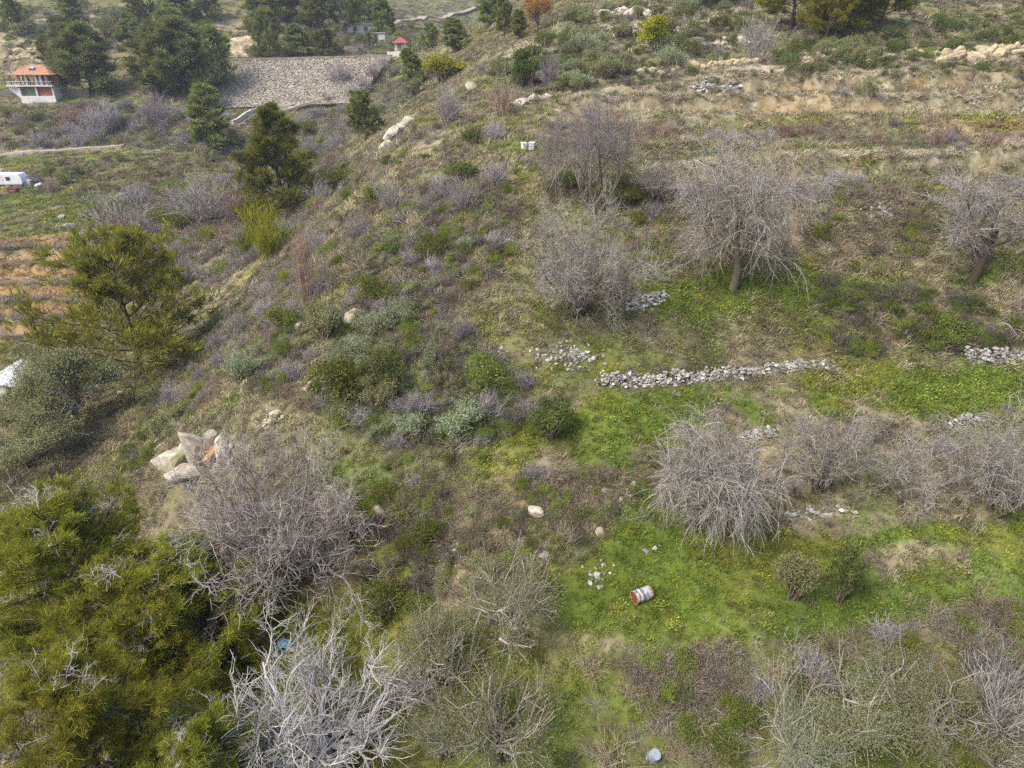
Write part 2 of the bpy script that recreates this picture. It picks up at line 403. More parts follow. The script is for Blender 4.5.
zone((.76, .14, .10, .0, .0, .0), [(480, 485), (600, 470), (700, 440), (1150, 420), (1150, 520), (820, 515), (640, 520), (560, 540)], .8)
zone((.96, .03, .01, .0, .0, .0), [(540, 560), (640, 520), (760, 535), (1150, 515), (1150, 600), (900, 625), (740, 645), (600, 650), (560, 620)])
zone((.70, .14, .16, .0, .0, .0), [(540, 650), (740, 650), (1150, 610), (1150, 800), (540, 800)], .9)
zone((.74, .10, .16, .0, .0, .0), [(200, 800), (200, 600), (400, 600), (540, 640), (540, 800)], .9)
zone((.34, .34, .30, .02, .0, .0), [(70, 480), (60, 430), (100, 400), (140, 395), (140, 440), (110, 490)])
zone((.30, .28, .40, .02, .0, .0), [(150, 420), (200, 360), (290, 260), (330, 230), (330, 300), (250, 360), (200, 420)])
zone((.24, .16, .36, .24, .0, .0), [(-120, 356), (-120, 236), (40, 222), (95, 240), (100, 300), (90, 356)], 1)
zone((.85, .10, .05, .0, .0, .0), [(-80, 232), (-80, 190), (60, 192), (100, 215), (90, 240)], .9)
zone((.55, .18, .27, .0, .0, .0), [(-80, 190), (-80, 155), (130, 155), (200, 175), (110, 200)], .8)
zone((.10, .18, .70, .0, .0, .02), [(-80, 150), (-80, 138), (120, 132), (120, 146)], .8)
zone((.05, .22, .15, .12, .46, .0), [(-60, 70), (0, 20), (50, 20), (56, 60), (20, 70)], .7)
zone((.05, .22, .15, .12, .46, .0), [(200, 60), (205, 15), (240, 12), (255, 55)], .7)
LEDGES = [[(555, 106), (620, 105), (760, 104), (900, 105), (1150, 105), (1150, 110), (900, 111), (760, 110.5), (620, 111), (555, 112)],
          [(600, 90), (760, 84), (900, 80), (1150, 78), (1150, 82), (900, 84.5), (760, 89), (600, 95)], [(640, 168), (760, 164), (860, 165), (1150, 160), (1150, 168), (860, 173), (760, 171), (640, 175)]]
for py_, Y_ in VROWS: zone((.02, .06, .02, .90, .0, .0), [(-130, py_ + 1), (60, py_ - 2), (92, py_ - 4), (92, py_ + 4), (60, py_ + 7), (-130, py_ + 9)], 1, .2)
for q in LEDGES: zone((.04, .80, .0, .0, .16, .0), q, 1, .2)
zone((.08, .38, .16, .10, .28, .0), [(548, 112), (760, 111), (1150, 111), (1150, 117), (760, 118), (548, 121)], .8, .4)
zone((.12, .40, .20, .08, .20, .0), [(600, 96), (760, 90), (1150, 83), (1150, 87), (760, 95), (600, 100)], .7, .4)
CLEARP = [wpoly([(226, 134), (246, 124), (264, 118), (300, 114), (342, 106), (342, 97), (300, 104), (262, 107), (242, 113), (226, 124)])] + [wpoly(q) for q in LEDGES + [[(450, 168), (500, 140), (520, 112), (545, 112), (545, 150), (535, 175), (470, 188)], [(480, 474), (490, 442), (570, 418), (600, 390), (830, 374), (1150, 364), (1150, 400), (880, 410), (700, 425), (600, 465), (540, 474)],
          [(560, 600), (640, 525), (1150, 525), (1150, 590), (900, 618), (740, 640), (600, 645)], [(78, 480), (70, 435), (105, 402), (135, 400), (125, 445), (105, 480)], [(590, 392), (590, 372), (840, 358), (840, 368)], [(560, 372), (540, 330), (620, 300), (640, 330)]]]
def is_clear(x, y):
    r = np.zeros(np.shape(x), bool)
    for q in CLEARP: r |= inside(x, y, q)
    return r
def cover(x, y):
    x = np.asarray(x, float); y = np.asarray(y, float)
    d = np.hypot(x, y)
    amp = np.clip(d * 0.05, 0.8, 6)
    wx = x + amp * (fbm(x, y, 3.0, 3, 21) + fbm(x, y, 0.7, 2, 23) * 0.6); wy = y + amp * (fbm(x, y, 3.0, 3, 22) + fbm(x, y, 0.7, 2, 24) * 0.6)
    W = np.empty(x.shape + (6,)); W[:] = (.38, .16, .44, .0, .02, .0)
    for w, poly, s, wp in ZONES:
        m = inside(x + wp * (wx - x), y + wp * (wy - y), poly).astype(float) * s
        W = W * (1 - m[..., None]) + w * m[..., None]
    sl = np.clip((H(x, y, SLOPE0) - .30) / .45, 0, 1) * np.clip((d - 18) / 8, 0, 1)
    W[..., 3] *= .5 + 6 * sl; W[..., 0] *= 1 - .5 * sl; W[..., 2] *= 1 + .3 * sl; W[..., 1] *= 1 + .5 * (1 - sl) * (W[..., 0] < .5)
    for k in range(6):
        wl = 1.6 if k < 3 else 2.6
        W[..., k] *= np.clip(1.0 + 3.2 * fbm(x, y, wl, 3, 60 + 7 * k) + 2.2 * fbm(x, y, 7, 2, 90 + 5 * k), 0.02, None) ** 1.6
    W /= W.sum(-1, keepdims=True)
    return W
def cover_col(x, y, W):
    c = W @ COVER
    g = 1 + 0.5 * fbm(x, y, 5, 3, 130)
    c = c * g[..., None]
    yel = np.clip(fbm(x, y, 3.5, 2, 140) * 3, -0.5, 1) * W[..., 0]
    c[..., 0] *= 1 + 0.35 * yel
    return c

WV = cover(GX, GY)
GC = cover_col(GX, GY, WV)
GC *= np.where(WV[..., 0:1] + WV[..., 2:3] > .5, .68, .85)       # earth between the tufts
ii, jj = np.meshgrid(np.arange(NR - 1), np.arange(NA - 1), indexing='ij'); b0 = (ii * NA + jj).ravel()
GF = np.stack([b0, b0 + 1, b0 + NA + 1, b0 + NA], -1)
m, nt, out = new_mat('hillside_ground')
a_ = nt.nodes.new('ShaderNodeAttribute'); a_.attribute_name = 'col'
n1 = noise_n(nt, 1.7, 6, 0.8); n2 = noise_n(nt, 0.21, 5, 0.75)
val = math_n(nt, 'ADD', math_n(nt, 'MULTIPLY', math_n(nt, 'ADD', n1, n2), 1.7), -0.75)
hs = nt.nodes.new('ShaderNodeHueSaturation'); nt.links.new(a_.outputs['Color'], hs.inputs['Color']); nt.links.new(val, hs.inputs['Value'])
bs = nt.nodes.new('ShaderNodeBsdfDiffuse'); nt.links.new(hs.outputs[0], bs.inputs[0])
nt.links.new(bs.outputs[0], out.inputs[0])
gme = mesh_np('ground', np.stack([GX, GY, GZ], -1).reshape(-1, 3), GF, mat=m)
ca = gme.attributes.new('col', 'FLOAT_COLOR', 'POINT')
ca.data.foreach_set('color', np.concatenate([GC.reshape(-1, 3), np.ones((GC.size // 3, 1))], 1).astype(np.float32).ravel())
ground = tag(obj_me('ground', gme), 'terraced grassy hillside falling to a scrubby ravine on the left', 'ground', kind='structure')

# ------------------------------------------------------------------ plant generators (all in numpy)
def tubes(P, Rad, k=3, g=None):
    """P (m,n,3) polylines, Rad (m,n) radii -> verts, tris, tint"""
    g = g or rng; m, n, _ = P.shape
    T = np.gradient(P, axis=1) if n > 2 else np.repeat((P[:, 1] - P[:, 0])[:, None], 2, 1)
    T = norm(T); ref = norm(g.normal(size=(m, 1, 3)))
    Aa = norm(np.cross(T, np.broadcast_to(ref, T.shape))); Bb = np.cross(T, Aa)
    ang = np.arange(k) * 2 * np.pi / k
    V = P[:, :, None] + Rad[:, :, None, None] * (np.cos(ang)[:, None] * Aa[:, :, None] + np.sin(ang)[:, None] * Bb[:, :, None])
    base = (np.arange(m) * n * k)[:, None, None, None] + (np.arange(n - 1) * k)[None, :, None, None]
    i = np.arange(k); i2 = (i + 1) % k
    quad = np.stack([np.stack([i, i2, i2 + k], -1), np.stack([i, i2 + k, i + k], -1)], 1).reshape(-1, 3)
    F = (base + quad[None, None]).reshape(-1, 3)
    tint = np.repeat(g.random(m), n * k)
    return V.reshape(-1, 3), F, tint
def grow(S, D, L, n, wob, trop, g):
    P = [S]; d = norm(D); st = (L / (n - 1))[:, None]
    for i in range(n - 1):
        d = norm(d + wob * g.normal(size=d.shape) + np.asarray(trop)); P.append(P[-1] + d * st)
    return np.stack(P, 1)
def spawn(P, cnt, t0, t1, ang, ang_v, g):
    """children: start points, directions, parent index, parameter t"""
    m, n, _ = P.shape
    pi = np.repeat(np.arange(m), cnt); t = t0 + (t1 - t0) * g.random(m * cnt); f = t * (n - 1); i = np.minimum(f.astype(int), n - 2); a = (f - i)[:, None]
    S = P[pi, i] * (1 - a) + P[pi, i + 1] * a; T = norm(P[pi, i + 1] - P[pi, i])
    Q = norm(np.cross(T, g.normal(size=T.shape))); an = ang + ang_v * g.normal(size=len(t))
    D = np.cos(an)[:, None] * T + np.sin(an)[:, None] * Q
    return S, D, pi, t
def taper(m, n, r0, r1):
    return np.broadcast_to(np.linspace(0, 1, n), (m, n)) * (np.reshape(r1, (-1, 1)) - np.reshape(r0, (-1, 1))) + np.reshape(r0, (-1, 1))
def join(parts):
    V = []; F = []; T = []; b = 0
    for v, f, t in parts: V.append(v); F.append(f + b); T.append(t); b += len(v)
    return np.concatenate(V), np.concatenate(F), np.concatenate(T)
def rot_to(D, g):
    """random frames with z along D: (n,3,3) columns"""
    Z = norm(D); X = norm(np.cross(Z, g.normal(size=Z.shape))); Y = np.cross(Z, X); return np.stack([X, Y, Z], -1)
def stamp(TV, TF, pos, M, sc, g, spread=0.35):
    n = len(pos); V = np.einsum('nij,kj->nki', M, TV) * np.reshape(sc, (-1, 1, 1)) + pos[:, None]
    F = TF[None] + (np.arange(n) * len(TV))[:, None, None]
    tt = np.clip(g.random((n, 1)) * (1 - spread) + spread * g.random((n, len(TV))), 0, 1)
    return V.reshape(-1, 3), F.reshape(-1, 3), tt.ravel()
def tmpl_needles(k, g, w=0.05, fan=1.1):
    V = []; F = []
    for i in range(k):
        z = math.cos(g.random() * fan); ph = g.random() * 2 * math.pi; s = math.sqrt(1 - z * z); d = np.array([s * math.cos(ph), s * math.sin(ph), z])
        q = norm(np.cross(d, g.normal(size=3))); L = 0.7 + 0.5 * g.random(); o = np.array([0, 0, -0.3 * g.random()])
        b = len(V); V += [o - q * w * 0.5, o + q * w * 0.5, o + d * L + q * w * 0.35, o + d * L - q * w * 0.35]; F += [(b, b + 1, b + 2), (b, b + 2, b + 3)]
    return np.array(V), np.array(F)
def tmpl_leaves(k, g, ln=0.5, w=0.22, rad=0.8):
    V = []; F = []
    for i in range(k):
        c = g.normal(size=3); c = c / np.linalg.norm(c) * rad * g.random() ** 0.5
        d = norm(c + 0.9 * g.normal(size=3)); q = norm(np.cross(d, g.normal(size=3))); up = np.cross(d, q)
        b = len(V); V += [c, c + d * ln * .5 + q * w * .5 + up * .04, c + d * ln, c + d * ln * .5 - q * w * .5 + up * .04]; F += [(b, b + 1, b + 2), (b, b + 2, b + 3)]
    return np.array(V), np.array(F)

class Plant:
    """prototype: list of (part name, mesh), natural width and height"""
    def __init__(s, parts, V):
        s.parts = parts; s.w = float(1.12 * (np.percentile(V[:, 0], 99) - np.percentile(V[:, 0], 1))); s.h = float(1.06 * np.percentile(V[:, 2], 99.5))
        s.n = 0
def mk_plant(parts):
    """parts: list of (name, [(V,F,T)...], material)"""
    ms = []; allV = []
    for name, geo, mt in parts:
        V, F, T = join(geo); allV.append(V); ms.append((name, mesh_np(name, V, F, T, mt)))
    return Plant(ms, np.concatenate(allV))

# materials of plants (tint 0..1)
GREY = mat_plant('bark_grey_twig', [(0, (.22, .195, .165)), (.5, (.35, .32, .285)), (1, (.52, .485, .44))], vary=.1)
GREYB = mat_plant('bark_grey_brown', [(0, (.24, .205, .17)), (.5, (.38, .335, .295)), (1, (.52, .475, .43))], vary=.15)
LILAC = mat_plant('twig_lilac_grey', [(0, (.22, .19, .19)), (.5, (.34, .30, .30)), (1, (.48, .44, .435))])
PALE = mat_plant('bark_pale', [(0, (.36, .345, .32)), (1, (.56, .54, .51))], vary=0.08)
TRUNK = mat_plant('bark_trunk', [(0, (.085, .068, .05)), (1, (.17, .14, .105))])
LIMB = mat_plant('bark_limb', [(0, (.16, .135, .105)), (1, (.30, .265, .22))])
BROWN = mat_plant('twig_brown', [(0, (.17, .13, .095)), (.6, (.30, .235, .17)), (1, (.44, .36, .27))])
RED = mat_plant('twig_red_brown', [(0, (.22, .125, .10)), (.6, (.33, .22, .18)), (1, (.44, .35, .29))])
DARKT = mat_plant('twig_dark', [(0, (.085, .07, .065)), (.6, (.16, .135, .125)), (1, (.25, .22, .20))])
STRAW = mat_plant('straw', [(0, (.30, .245, .15)), (1, (.56, .48, .33))])
PINE = mat_plant('pine_needle', [(0, (.12, .135, .022)), (.45, (.235, .245, .032)), (.8, (.38, .36, .05)), (1, (.52, .44, .10))], .3, vary=.1)
PINEO = mat_plant('pine_needle_olive', [(0, (.17, .18, .03)), (.5, (.28, .28, .045)), (1, (.44, .40, .08))], .3, vary=.1)
PINED = mat_plant('pine_needle_dark', [(0, (.09, .115, .02)), (.5, (.18, .20, .035)), (1, (.31, .30, .06))], .25, vary=.2)
PINEF = mat_plant('far_pine_needle', [(0, (.14, .17, .05)), (.5, (.24, .27, .08)), (1, (.38, .38, .11))], .2, vary=.25)
OLIVE = mat_plant('olive_leaf', [(0, (.15, .165, .065)), (.5, (.24, .25, .11)), (1, (.36, .36, .20))], .2, vary=.12)
GREEN = mat_plant('leaf_green', [(0, (.095, .12, .024)), (.5, (.165, .195, .042)), (1, (.27, .30, .08))], .3)
DGREEN = mat_plant('leaf_dark_green', [(0, (.06, .085, .022)), (.5, (.115, .145, .042)), (1, (.21, .235, .09))], .25)
SAGE = mat_plant('leaf_sage', [(0, (.17, .205, .10)), (.5, (.28, .32, .18)), (1, (.42, .46, .30))], .25)
YGREEN = mat_plant('leaf_yellow_green', [(0, (.24, .27, .015)), (.5, (.40, .43, .03)), (1, (.55, .55, .08))], .3)
ORANGE = mat_plant('leaf_orange', [(0, (.30, .16, .05)), (1, (.50, .30, .12))], .3)

def bare_tree(seed, h=6.0, spread=1.0, stems=1, trunk_h=1.2, limbs=7, br=9, tw=12, fine=6, droop=0.0, up=0.05, r0=0.16, twl=1.0, mat=GREY, tmat=TRUNK, lean=(0, 0), fine_r=0.006, ang=0.75, finen=3, brdroop=0.0, kink=0.24, bmat=None, fork=1.0):
    g = np.random.default_rng(seed)
    S = np.zeros((stems, 3)); S[:, :2] = g.normal(size=(stems, 2)) * (0.14 if stems > 1 else 0); S[:, 2] = -0.25
    D = np.tile([lean[0], lean[1], 1.0], (stems, 1)) + (g.normal(size=(stems, 3)) * [0.5, 0.5, 0.1] if stems > 1 else 0)
    P0 = grow(S, D, np.full(stems, trunk_h + 0.25), 6, 0.10, (0, 0, 0.05), g); R0_ = taper(stems, 6, r0 / stems ** 0.4, r0 * 0.7 / stems ** 0.4)
    S, D, pi, t = spawn(P0, limbs, 0.55, 1.0, ang, 0.28, g)
    az = np.arange(len(S)) * 2.39996 + g.random() * 6
    D = D * 0.4 + np.stack([np.cos(az) * spread, np.sin(az) * spread, 0.55 + 0.5 * g.random(len(S))], -1) * 0.7
    L1 = (h - trunk_h) * 0.62 * (0.75 + 0.5 * g.random(len(S)))
    P1 = grow(S, D, L1, 9, 0.15, (0, 0, up), g); R1_ = taper(len(S), 9, r0 * 0.40, r0 * 0.08)
    S, D, pi, t = spawn(P1, br, 0.15, 1.0, 0.8 * fork, 0.25 * fork, g)
    L2 = L1[pi] * (0.62 - 0.25 * t) * (0.7 + 0.6 * g.random(len(S)))
    P2 = grow(S, D, L2, 7, 0.15, (0, 0, up * 1.2 - brdroop), g); R2_ = taper(len(S), 7, r0 * 0.10, r0 * 0.035)
    S, D, pi, t = spawn(P2, tw, 0.1, 1.0, 0.7 * fork, 0.3 * fork, g)
    L3 = twl * h * 0.135 * (0.5 + 0.8 * g.random(len(S)))
    P3 = grow(S, D, L3, 6, kink, (0, 0, up - droop), g); R3_ = taper(len(S), 6, fine_r * 2.0, fine_r)
    geo = [tubes(P1, R1_, 5, g), tubes(P2, R2_, 4, g)]
    cg = [tubes(P3, R3_, 3, g)]
    if fine:
        S, D, pi, t = spawn(P3, fine, 0.1, 1.0, 0.6, 0.3, g)
        L4 = L3[pi] * 0.55 * (0.5 + 0.8 * g.random(len(S)))
        P4 = grow(S, D, L4, finen, kink, (0, 0, up - droop * 1.4), g); cg.append(tubes(P4, taper(len(S), finen, fine_r * 1.05, fine_r * 0.7), 3, g))
    return mk_plant([('trunk', [tubes(P0, R0_, 8, g)], tmat), ('branches', geo, bmat or LIMB), ('crown', cg, mat)])

def stem_bush(seed, n=60, h=1.0, sp=0.5, wob=0.12, up=0.0, r=0.012, tw=6, mat=GREYB, leaf=None, leafn=0, leafs=0.08, twl=0.35, droop=0.0, fine=0, base=0.12, segs=6):
    """many stems from one base"""
    g = np.random.default_rng(seed)
    S = np.stack([g.normal(size=n) * base, g.normal(size=n) * base, np.full(n, -0.08)], -1)
    az = g.random(n) * 6.283; tilt = sp * g.random(n) ** 0.7
    D = np.stack([np.cos(az) * np.sin(tilt), np.sin(az) * np.sin(tilt), np.cos(tilt)], -1)
    L = h * (0.6 + 0.5 * g.random(n))
    P = grow(S, D, L, segs, wob, (0, 0, up - droop), g)
    geo = [tubes(P, taper(n, segs, r, r * 0.45), 3, g)]
    tips = [P[:, -1]]; dirs = [P[:, -1] - P[:, -2]]
    if tw:
        S2, D2, pi, t = spawn(P, tw, 0.25, 1.0, 0.6, 0.3, g)
        P2 = grow(S2, D2, L[pi] * twl * (0.5 + 0.8 * g.random(len(S2))), 4, wob, (0, 0, up - droop * 1.3), g)
        geo.append(tubes(P2, taper(len(S2), 4, r * 0.5, r * 0.3), 3, g)); tips.append(P2[:, -1]); dirs.append(P2[:, -1] - P2[:, -2]); tips.append(P2[:, 2]); dirs.append(P2[:, 2] - P2[:, 1])
        if fine:
            S3, D3, pi3, t = spawn(P2, fine, 0.2, 1.0, 0.6, 0.3, g)
            P3 = grow(S3, D3, h * twl * 0.4 * (0.5 + 0.8 * g.random(len(S3))), 3, wob, (0, 0, up - droop * 1.5), g)
            geo.append(tubes(P3, taper(len(S3), 3, r * 0.32, r * 0.22), 3, g))
    parts = [('stems', geo, mat)]
    if leaf and leafn:
        tp = np.concatenate(tips); dr = np.concatenate(dirs); k = g.integers(0, len(tp), leafn)
        TV, TF = tmpl_leaves(5, g)
        parts.append(('foliage', [stamp(TV, TF, tp[k] + g.normal(size=(leafn, 3)) * 0.03 * h, rot_to(dr[k], g), leafs * (0.6 + 0.8 * g.random(leafn)), g)], leaf))
    return mk_plant(parts)

def leafy(seed, w=1.0, h=0.8, lobes=9, n=900, leafs=0.07, k=5, mat=GREEN, stem=BROWN, ln=0.55, lw=0.26, fill=0.55, needles=False, gap=0.0):
    """mound of leaf clumps over short stems; unevenly lobed"""
    g = np.random.default_rng(seed)
    az = g.random(lobes) * 6.283; rad = w * 0.5 * 0.62 * np.sqrt(g.random(lobes))
    C = np.stack([np.cos(az) * rad, np.sin(az) * rad, h * (0.30 + 0.42 * g.random(lobes))], -1)
    lr = w * 0.5 * (0.30 + 0.28 * g.random(lobes))
    ci = g.integers(0, lobes, n); d = norm(g.normal(size=(n, 3))); d[:, 2] = np.abs(d[:, 2]) * 0.8 - 0.18
    rr_ = lr[ci] * (fill + (1 - fill) * g.random(n)) * (1 + 0.28 * g.normal(size=n))
    pos = C[ci] + d * rr_[:, None]; pos[:, 2] = np.maximum(pos[:, 2], 0.03)
    TV, TF = tmpl_needles(k * 2, g, 0.09) if needles else tmpl_leaves(k, g, ln, lw)
    M = rot_to(d + 0.4 * g.normal(size=d.shape) + [0, 0, 0.3], g)
    fol = [stamp(TV, TF, pos, M, leafs * (0.6 + 0.8 * g.random(n)), g)]
    ns = max(14, lobes * 4); si = g.integers(0, n, ns)
    S = np.stack([g.normal(size=ns) * 0.05 * w, g.normal(size=ns) * 0.05 * w, np.full(ns, -0.08)], -1)
    tt = np.linspace(0, 1, 5)[None, :, None]; P = S[:, None] * (1 - tt) + pos[si][:, None] * tt + g.normal(size=(ns, 5, 3)) * 0.03 * w * np.sin(tt * 3.14)
    st = [tubes(P, taper(ns, 5, 0.016 * w, 0.006 * w), 3, g)]
    return mk_plant([('stems', st, stem), ('foliage', fol, mat)])

def conifer(seed, h=10.0, w=7.0, base=0.15, limbs=34, sec=9, tuft=11, tk=14, ts=0.24, mat=PINE, shape=0.8, top=0.25, dead=0, nw=0.05, droopy=0.0, ter=0, trunk=TRUNK, r0=0.2, patch=0.0):
    """trunk, whorled limbs, side branches, needle tufts at and along their ends"""
    g = np.random.default_rng(seed)
    P0 = grow(np.array([[0, 0, -0.3]]), np.array([[g.normal() * .05, g.normal() * .05, 1.0]]), np.array([h * 0.97]), 12, 0.045, (0, 0, 0.08), g)
    z = base + (0.97 - base) * (np.arange(limbs) + g.random(limbs)) / limbs
    f = z * 11; i = np.minimum(f.astype(int), 10); a = (f - i)[:, None]; S = P0[0, i] * (1 - a) + P0[0, i + 1] * a
    az = np.arange(limbs) * 2.39996 + 0.5 * g.normal(size=limbs); q = (z - base) / (1 - base)
    env = np.minimum(1, (q / 0.12) * 0.35 + 0.65) * (1 - q) ** shape * (1 - top) + top * np.sqrt(np.clip(1 - q ** 3, 0, 1))
    L = w * 0.5 * env * (0.72 + 0.5 * g.random(limbs))
    D = np.stack([np.cos(az), np.sin(az), 0.12 + 0.75 * q + 0.15 * g.normal(size=limbs)], -1)
    P1 = grow(S, D, L, 7, 0.10, (0, 0, 0.07 - droopy), g)
    S2, D2, pi, t = spawn(P1, sec, 0.22, 1.0, 0.85, 0.2, g); D2[:, 2] += 0.12
    L2 = np.maximum(L[pi] * (0.5 - 0.28 * t) * (0.6 + 0.7 * g.random(len(S2))), 0.25)
    P2 = grow(S2, D2, L2, 5, 0.14, (0, 0, 0.07 - droopy), g)
    geo = [tubes(P1, taper(limbs, 7, r0 * 0.3, r0 * 0.07), 4, g), tubes(P2, taper(len(S2), 5, r0 * 0.09, r0 * 0.04), 3, g)]
    n = len(S2) * tuft; k = np.repeat(np.arange(len(S2)), tuft); tt = 0.25 + 0.8 * g.random(n) ** 0.7; ff = np.clip(tt, 0, 1) * 4; j = np.minimum(ff.astype(int), 3); a = (ff - j)[:, None]
    pos = P2[k, j] * (1 - a) + P2[k, j + 1] * a + g.normal(size=(n, 3)) * (0.10 * L2[k] + 0.04)[:, None] * [1, 1, .7]
    if patch: 
        keep = vnoise(pos[:, 0] * patch + pos[:, 2] * 0.6, pos[:, 1] * patch - pos[:, 2] * 0.5, seed) > 0.2; pos = pos[keep]; k = k[keep]; n = len(pos)
    dr = norm(P2[k, 4] - P2[k, 0]) + [0, 0, 0.55] + 0.35 * g.normal(size=(n, 3))
    TV, TF = tmpl_needles(tk, g, nw)
    fv, ff_, ft = stamp(TV, TF, pos, rot_to(dr, g), ts * (0.6 + 0.7 * g.random(n)), g, 0.3)
    parts = [('trunk', [tubes(P0, taper(1, 12, r0, r0 * 0.15), 8, g)], trunk), ('branches', geo, TRUNK), ('crown', [(fv, ff_, ft)], mat)]
    if dead:
        kk = g.integers(0, limbs, dead); o = P1[kk, 3]; dd = norm(P1[kk, 6] - P1[kk, 3]) + [0, 0, 0.35] + 0.35 * g.normal(size=(dead, 3))
        Q1 = grow(o, dd, 0.7 + 0.8 * g.random(dead), 7, 0.22, (0, 0, 0.05), g)
        s3, d3, p3, t3 = spawn(Q1, 6, 0.25, 1, 0.75, 0.3, g); Q2 = grow(s3, d3, 0.25 + 0.45 * g.random(len(s3)), 4, 0.25, (0, 0, 0), g)
        s4, d4, p4, t4 = spawn(Q2, 3, 0.3, 1, 0.75, 0.3, g); Q3 = grow(s4, d4, 0.12 + 0.2 * g.random(len(s4)), 3, 0.25, (0, 0, 0), g)
        parts.append(('dead_branches', [tubes(Q1, taper(dead, 7, .018, .008), 4, g), tubes(Q2, taper(len(s3), 4, .008, .005), 3, g), tubes(Q3, taper(len(s4), 3, .007, .004), 3, g)], PALE))
    return mk_plant(parts)

def put(pl, name, loc, sc, label, cat, group=None, rz=None, hz=1.0, tilt=0.0, flat=False):
    """a plant of its own: an Empty at its base with its parts, or, when tiny in the photograph, the joined look in one root"""
    rz = rnd.uniform(0, 6.283) if rz is None else rz
    if len(pl.parts) == 1: e = obj_me(name, pl.parts[0][1], None, loc); e.rotation_euler = (0, 0, rz)
    else:
        e = empty(name, loc, rz)
        for pn, me in pl.parts:
            o = bpy.data.objects.new(pn, me); COL.objects.link(o); o.parent = e
            if pn in ('dead_branches', 'branches', 'stems'): o['kind'] = 'stuff'
    e.scale = (sc, sc, sc * hz)
    if tilt: e.rotation_euler = (tilt * rnd.uniform(-1, 1), tilt * rnd.uniform(-1, 1), rz)
    tag(e, label, cat, group); return e
def put_px(pl, name, px, py, wpx, label, cat, group=None, rz=None, hz=1.0, hpx=None, dz=0.0):
    p = at(px, py); d = depth(p); sc = wpx * d / FPX / pl.w
    if hpx:
        dep = math.atan2(CAM[2] - p[2], math.hypot(p[0], p[1])); hm = hpx * d / FPX / max(math.cos(dep), 0.4); hz = hm / (pl.h * sc)
    return put(pl, name, (p[0], p[1], p[2] + dz), sc, label, cat, group, rz, hz)

# ------------------------------------------------------------------ ground vegetation: grass, straw, herbs, litter (uncountable)
def tmpl_blades(n, g, rad, h, w, lean, two=True):
    """a clump of bent blades"""
    V = []; F = []; T = []
    for i in range(n):
        a = g.random() * 6.283; r = rad * math.sqrt(g.random()); o = np.array([r * math.cos(a), r * math.sin(a), -0.02])
        az = g.random() * 6.283; d = np.array([math.cos(az), math.sin(az), 0]) * lean * (0.3 + g.random()); L = h * (0.45 + 0.75 * g.random())
        q = np.array([-math.sin(az + .6), math.cos(az + .6), 0]) * w * (0.7 + 0.6 * g.random()); t = g.random()
        b = len(V); m_ = o + (d * 0.35 + [0, 0, 0.6]) * L; e = o + (d * 1.0 + [0, 0, 0.85]) * L
        V += [o - q, o + q, m_ + q * .8, m_ - q * .8, e]; F += [(b, b + 1, b + 2), (b, b + 2, b + 3), (b + 3, b + 2, b + 4)]; T += [t] * 5
    return np.array(V), np.array(F), np.array(T)
MI = mat_instancer('ground_plant')
g_ = np.random.default_rng(3)
TPL = []
def tpl(name, V, F, T): TPL.append(bpy.data.objects.new(name, mesh_np(name, V, F, T, MI)))
for k in range(3): tpl('a%d_grass_clump' % k, *tmpl_blades(34, g_, 0.46, 0.26, 0.022, 0.9))                    # 0-2 short lawn
for k in range(3): tpl('a%d_straw_clump' % (3 + k), *tmpl_blades(34, g_, 0.32, 0.52, 0.015, 0.8))               # 3-5 taller dry grass
for k in range(2):                                                                                                # 6-7 broad herb leaves
    V, F = tmpl_leaves(42, g_, 0.20, 0.10, 0.5); V[:, 2] = np.abs(V[:, 2]) * 0.45; tpl('a%d_herb_clump' % (6 + k), V, F, np.repeat(g_.random(42), 4))
for k in range(2):                                                                                                # 8-9 dead twig litter
    n = 26; az = g_.random(n) * 6.283; D = np.stack([np.cos(az), np.sin(az), 0.15 + 0.8 * g_.random(n)], -1)
    S = np.stack([g_.normal(size=n) * .2, g_.normal(size=n) * .2, np.zeros(n)], -1); P = grow(S, D, 0.35 + 0.4 * g_.random(n), 4, 0.25, (0, 0, -0.05), g_)
    tpl('a%d_twig_clump' % (8 + k), *tubes(P, taper(n, 4, .011, .006), 3, g_))
ico_v = []; ph = (1 + 5 ** .5) / 2
for a, b in ((1, ph), (-1, ph), (1, -ph), (-1, -ph)): ico_v += [(a * 1.0, b, 0), (0, a * 1.0, b), (b, 0, a * 1.0)]
ico_v = norm(np.array(ico_v, float))
from itertools import combinations
ICO_F = [c for c in combinations(range(12), 3) if all(np.linalg.norm(ico_v[i] - ico_v[j]) < 1.06 for i, j in combinations(c, 2))]
ICO_F = np.array([c if np.dot(np.cross(ico_v[c[1]] - ico_v[c[0]], ico_v[c[2]] - ico_v[c[0]]), ico_v[c[0]]) > 0 else (c[0], c[2], c[1]) for c in ICO_F])
for k in range(2):                                                                                                # 10-11 small loose stones
    Vs = []; Fs = []
    for q in range(5):
        Vs.append(ico_v * (0.05 + 0.06 * g_.random()) * (1 + .3 * g_.normal(size=(12, 1))) * [1, 1, .6] + [g_.normal() * .3, g_.normal() * .3, 0.03]); Fs.append(ICO_F + 12 * q)
    V = np.concatenate(Vs); o = bpy.data.objects.new('a%d_stones' % (10 + k), mesh_np('stones', V, np.concatenate(Fs), np.repeat(g_.random(5), 12), MI, smooth=False)); TPL.append(o)
tcol = bpy.data.collections.new('ground_plant_kinds')
for i, o in enumerate(TPL): o.name = 'k%02d_' % i + o.name[3:]; tcol.objects.link(o)

